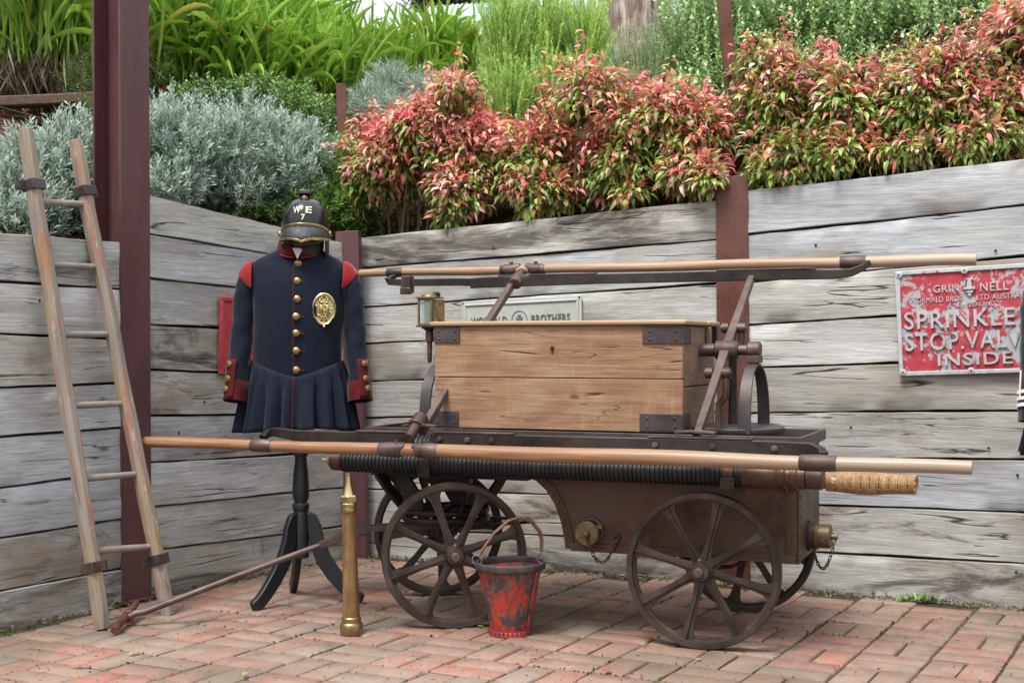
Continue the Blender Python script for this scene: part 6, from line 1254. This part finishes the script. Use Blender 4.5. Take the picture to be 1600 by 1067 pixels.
# ---- small things on the paving
def weed(px, py, lab, n, r):
    x, y = gnd(px, py); w = thing('weed', lab, 'weed', (x, y, 0)); A = RNG.random(n) * 6.28; P = np.stack([RNG.normal(0, r * 1.6, n), RNG.normal(0, r * .25, n), np.full(n, .004)], 1)
    part('stalk', MB().tube([(0, 0, -.01), (0, -.004, .02)], .002, 5), 'stem', w); link('leaves', leaf_cloud('leaves', P, np.stack([np.cos(A), np.sin(A) - .4, .5 + .5 * RNG.random(n)], 1), np.tile([0, -.3, 1.], (n, 1)) + .3 * RNG.normal(size=(n, 3)), .018 + .02 * RNG.random(n), .007 + .007 * RNG.random(n), pick([(.13, .26, .04), (.20, .34, .08), (.09, .18, .03)], n), T_ROUND), 'leaf', w)['kind'] = 'stuff'
weed(1372, 929, 'small green weed at the foot of the timber wall, the left one behind the cart', 50, .022); weed(1442, 939, 'spreading green weed at the foot of the timber wall, below the red sign', 80, .035); weed(1108, 916, 'tiny green weed seen through the rear wheel', 26, .015); weed(690, 872, 'tiny weed at the wall foot behind the front wheel', 20, .014)
LM = bpy.data.meshes.new('fallen_leaf'); LM.from_pydata([tuple(v) for v in T_LANCE[0]], [], T_LANCE[1]); LM.polygons.foreach_set('use_smooth', [True] * len(T_LANCE[1])); LM.materials.append(MT['leafo'])
for i, (px, py, L, W, c, a) in enumerate(((110, 1045, .075, .022, (.55, .25, .18), .3), (200, 1027, .060, .02, (.60, .36, .22), .9), (348, 946, .02, .014, (.5, .45, .15), 1), (520, 975, .025, .018, (.55, .50, .25), 2), (378, 1058, .035, .018, (.60, .42, .2), .8), (1000, 1010, .035, .012, (.45, .45, .10), .1), (890, 918, .03, .012, (.45, .32, .18), 2.3), (1090, 1035, .03, .02, (.45, .45, .25), 1.1), (945, 1053, .03, .024, (.45, .16, .10), .4), (580, 960, .022, .012, (.5, .45, .2), .5), (745, 982, .032, .012, (.42, .42, .14), 0), (300, 990, .02, .015, (.5, .4, .2), .2))):
    x, y = gnd(px, py); o = link('fallen_leaf', LM, None, None, (x, y, .009), (R(4), R(-3), a), (L, W, L)); o.color = (*c, 1); tag(o, ['largest dry red leaf lying on the bricks at the lower left', 'pale orange curled leaf on the bricks in front of the ladder', "tiny yellow leaf on the bricks left of the stand's nearest foot", 'yellow leaf on the bricks just left of the branch pipe base', 'tan leaf on the bricks at the bottom edge, left of the branch pipe', 'long yellow leaf on the bricks left of the near rear wheel', 'thin tan leaf on the bricks under the tank', 'pale leaf on the bricks to the front of the near rear wheel', 'small dark red leaf on the bricks at the bottom edge below the cart', 'yellow leaf on the bricks between branch pipe and front wheel', 'yellow-green leaf on the bricks behind the bucket, by the front wheel', 'small yellow leaf on the bricks in front of the draw bar'][i], 'leaf', 'fallen leaves on the brick paving')
n = 700; px_ = RNG.random(n) * 1600; py_ = 900 + 167 * RNG.random(n) ** .8; Yg = CAM_H * F_PX / (py_ - HY); Xg = (px_ - CX) / F_PX * Yg
ok = (((Xg - CN.x) * nR.x + (Yg - CN.y) * nR.y) < -.03) & (((Xg - CN.x) * nL.x + (Yg - CN.y) * nL.y) < -.03); Xg, Yg = Xg[ok], Yg[ok]; n = len(Xg)
gr = link('grit', leaf_cloud('grit', np.stack([Xg, Yg, np.full(n, .004)], 1), RNG.normal(size=(n, 3)) * [1, 1, .3], RNG.normal(size=(n, 3)) * .3 + [0, 0, 1], .004 + .008 * RNG.random(n), .003 + .005 * RNG.random(n), pick([(.05, .04, .03), (.12, .09, .06), (.30, .24, .15)], n), T_ROUND), 'leaf'); gr['kind'] = 'stuff'; tag(gr, 'dark specks of grit and seeds scattered over the brick paving', 'grit')
# soil and needles gathered along the foot of both walls
n = 2600; arm = RNG.random(n) < .4; a_ = RNG.random(n) * 3.6; t_ = -.015 - np.abs(RNG.normal(0, .035, n)); X_ = CN.x + np.where(arm, dL.x * a_ + nL.x * t_, dR.x * a_ + nR.x * t_); Y_ = CN.y + np.where(arm, dL.y * a_ + nL.y * t_, dR.y * a_ + nR.y * t_)
gr = link('wall_foot_litter', leaf_cloud('wall_foot_litter', np.stack([X_, Y_, np.full(n, .004)], 1), RNG.normal(size=(n, 3)) * [1, 1, .35], RNG.normal(size=(n, 3)) * .4 + [0, 0, 1], .010 + .022 * RNG.random(n), .004 + .007 * RNG.random(n), pick([(.07, .05, .035), (.16, .11, .07), (.28, .20, .13), (.10, .10, .04)], n), T_LANCE), 'leaf'); gr['kind'] = 'stuff'; tag(gr, 'dry leaf litter gathered along the foot of the timber walls', 'leaf litter')
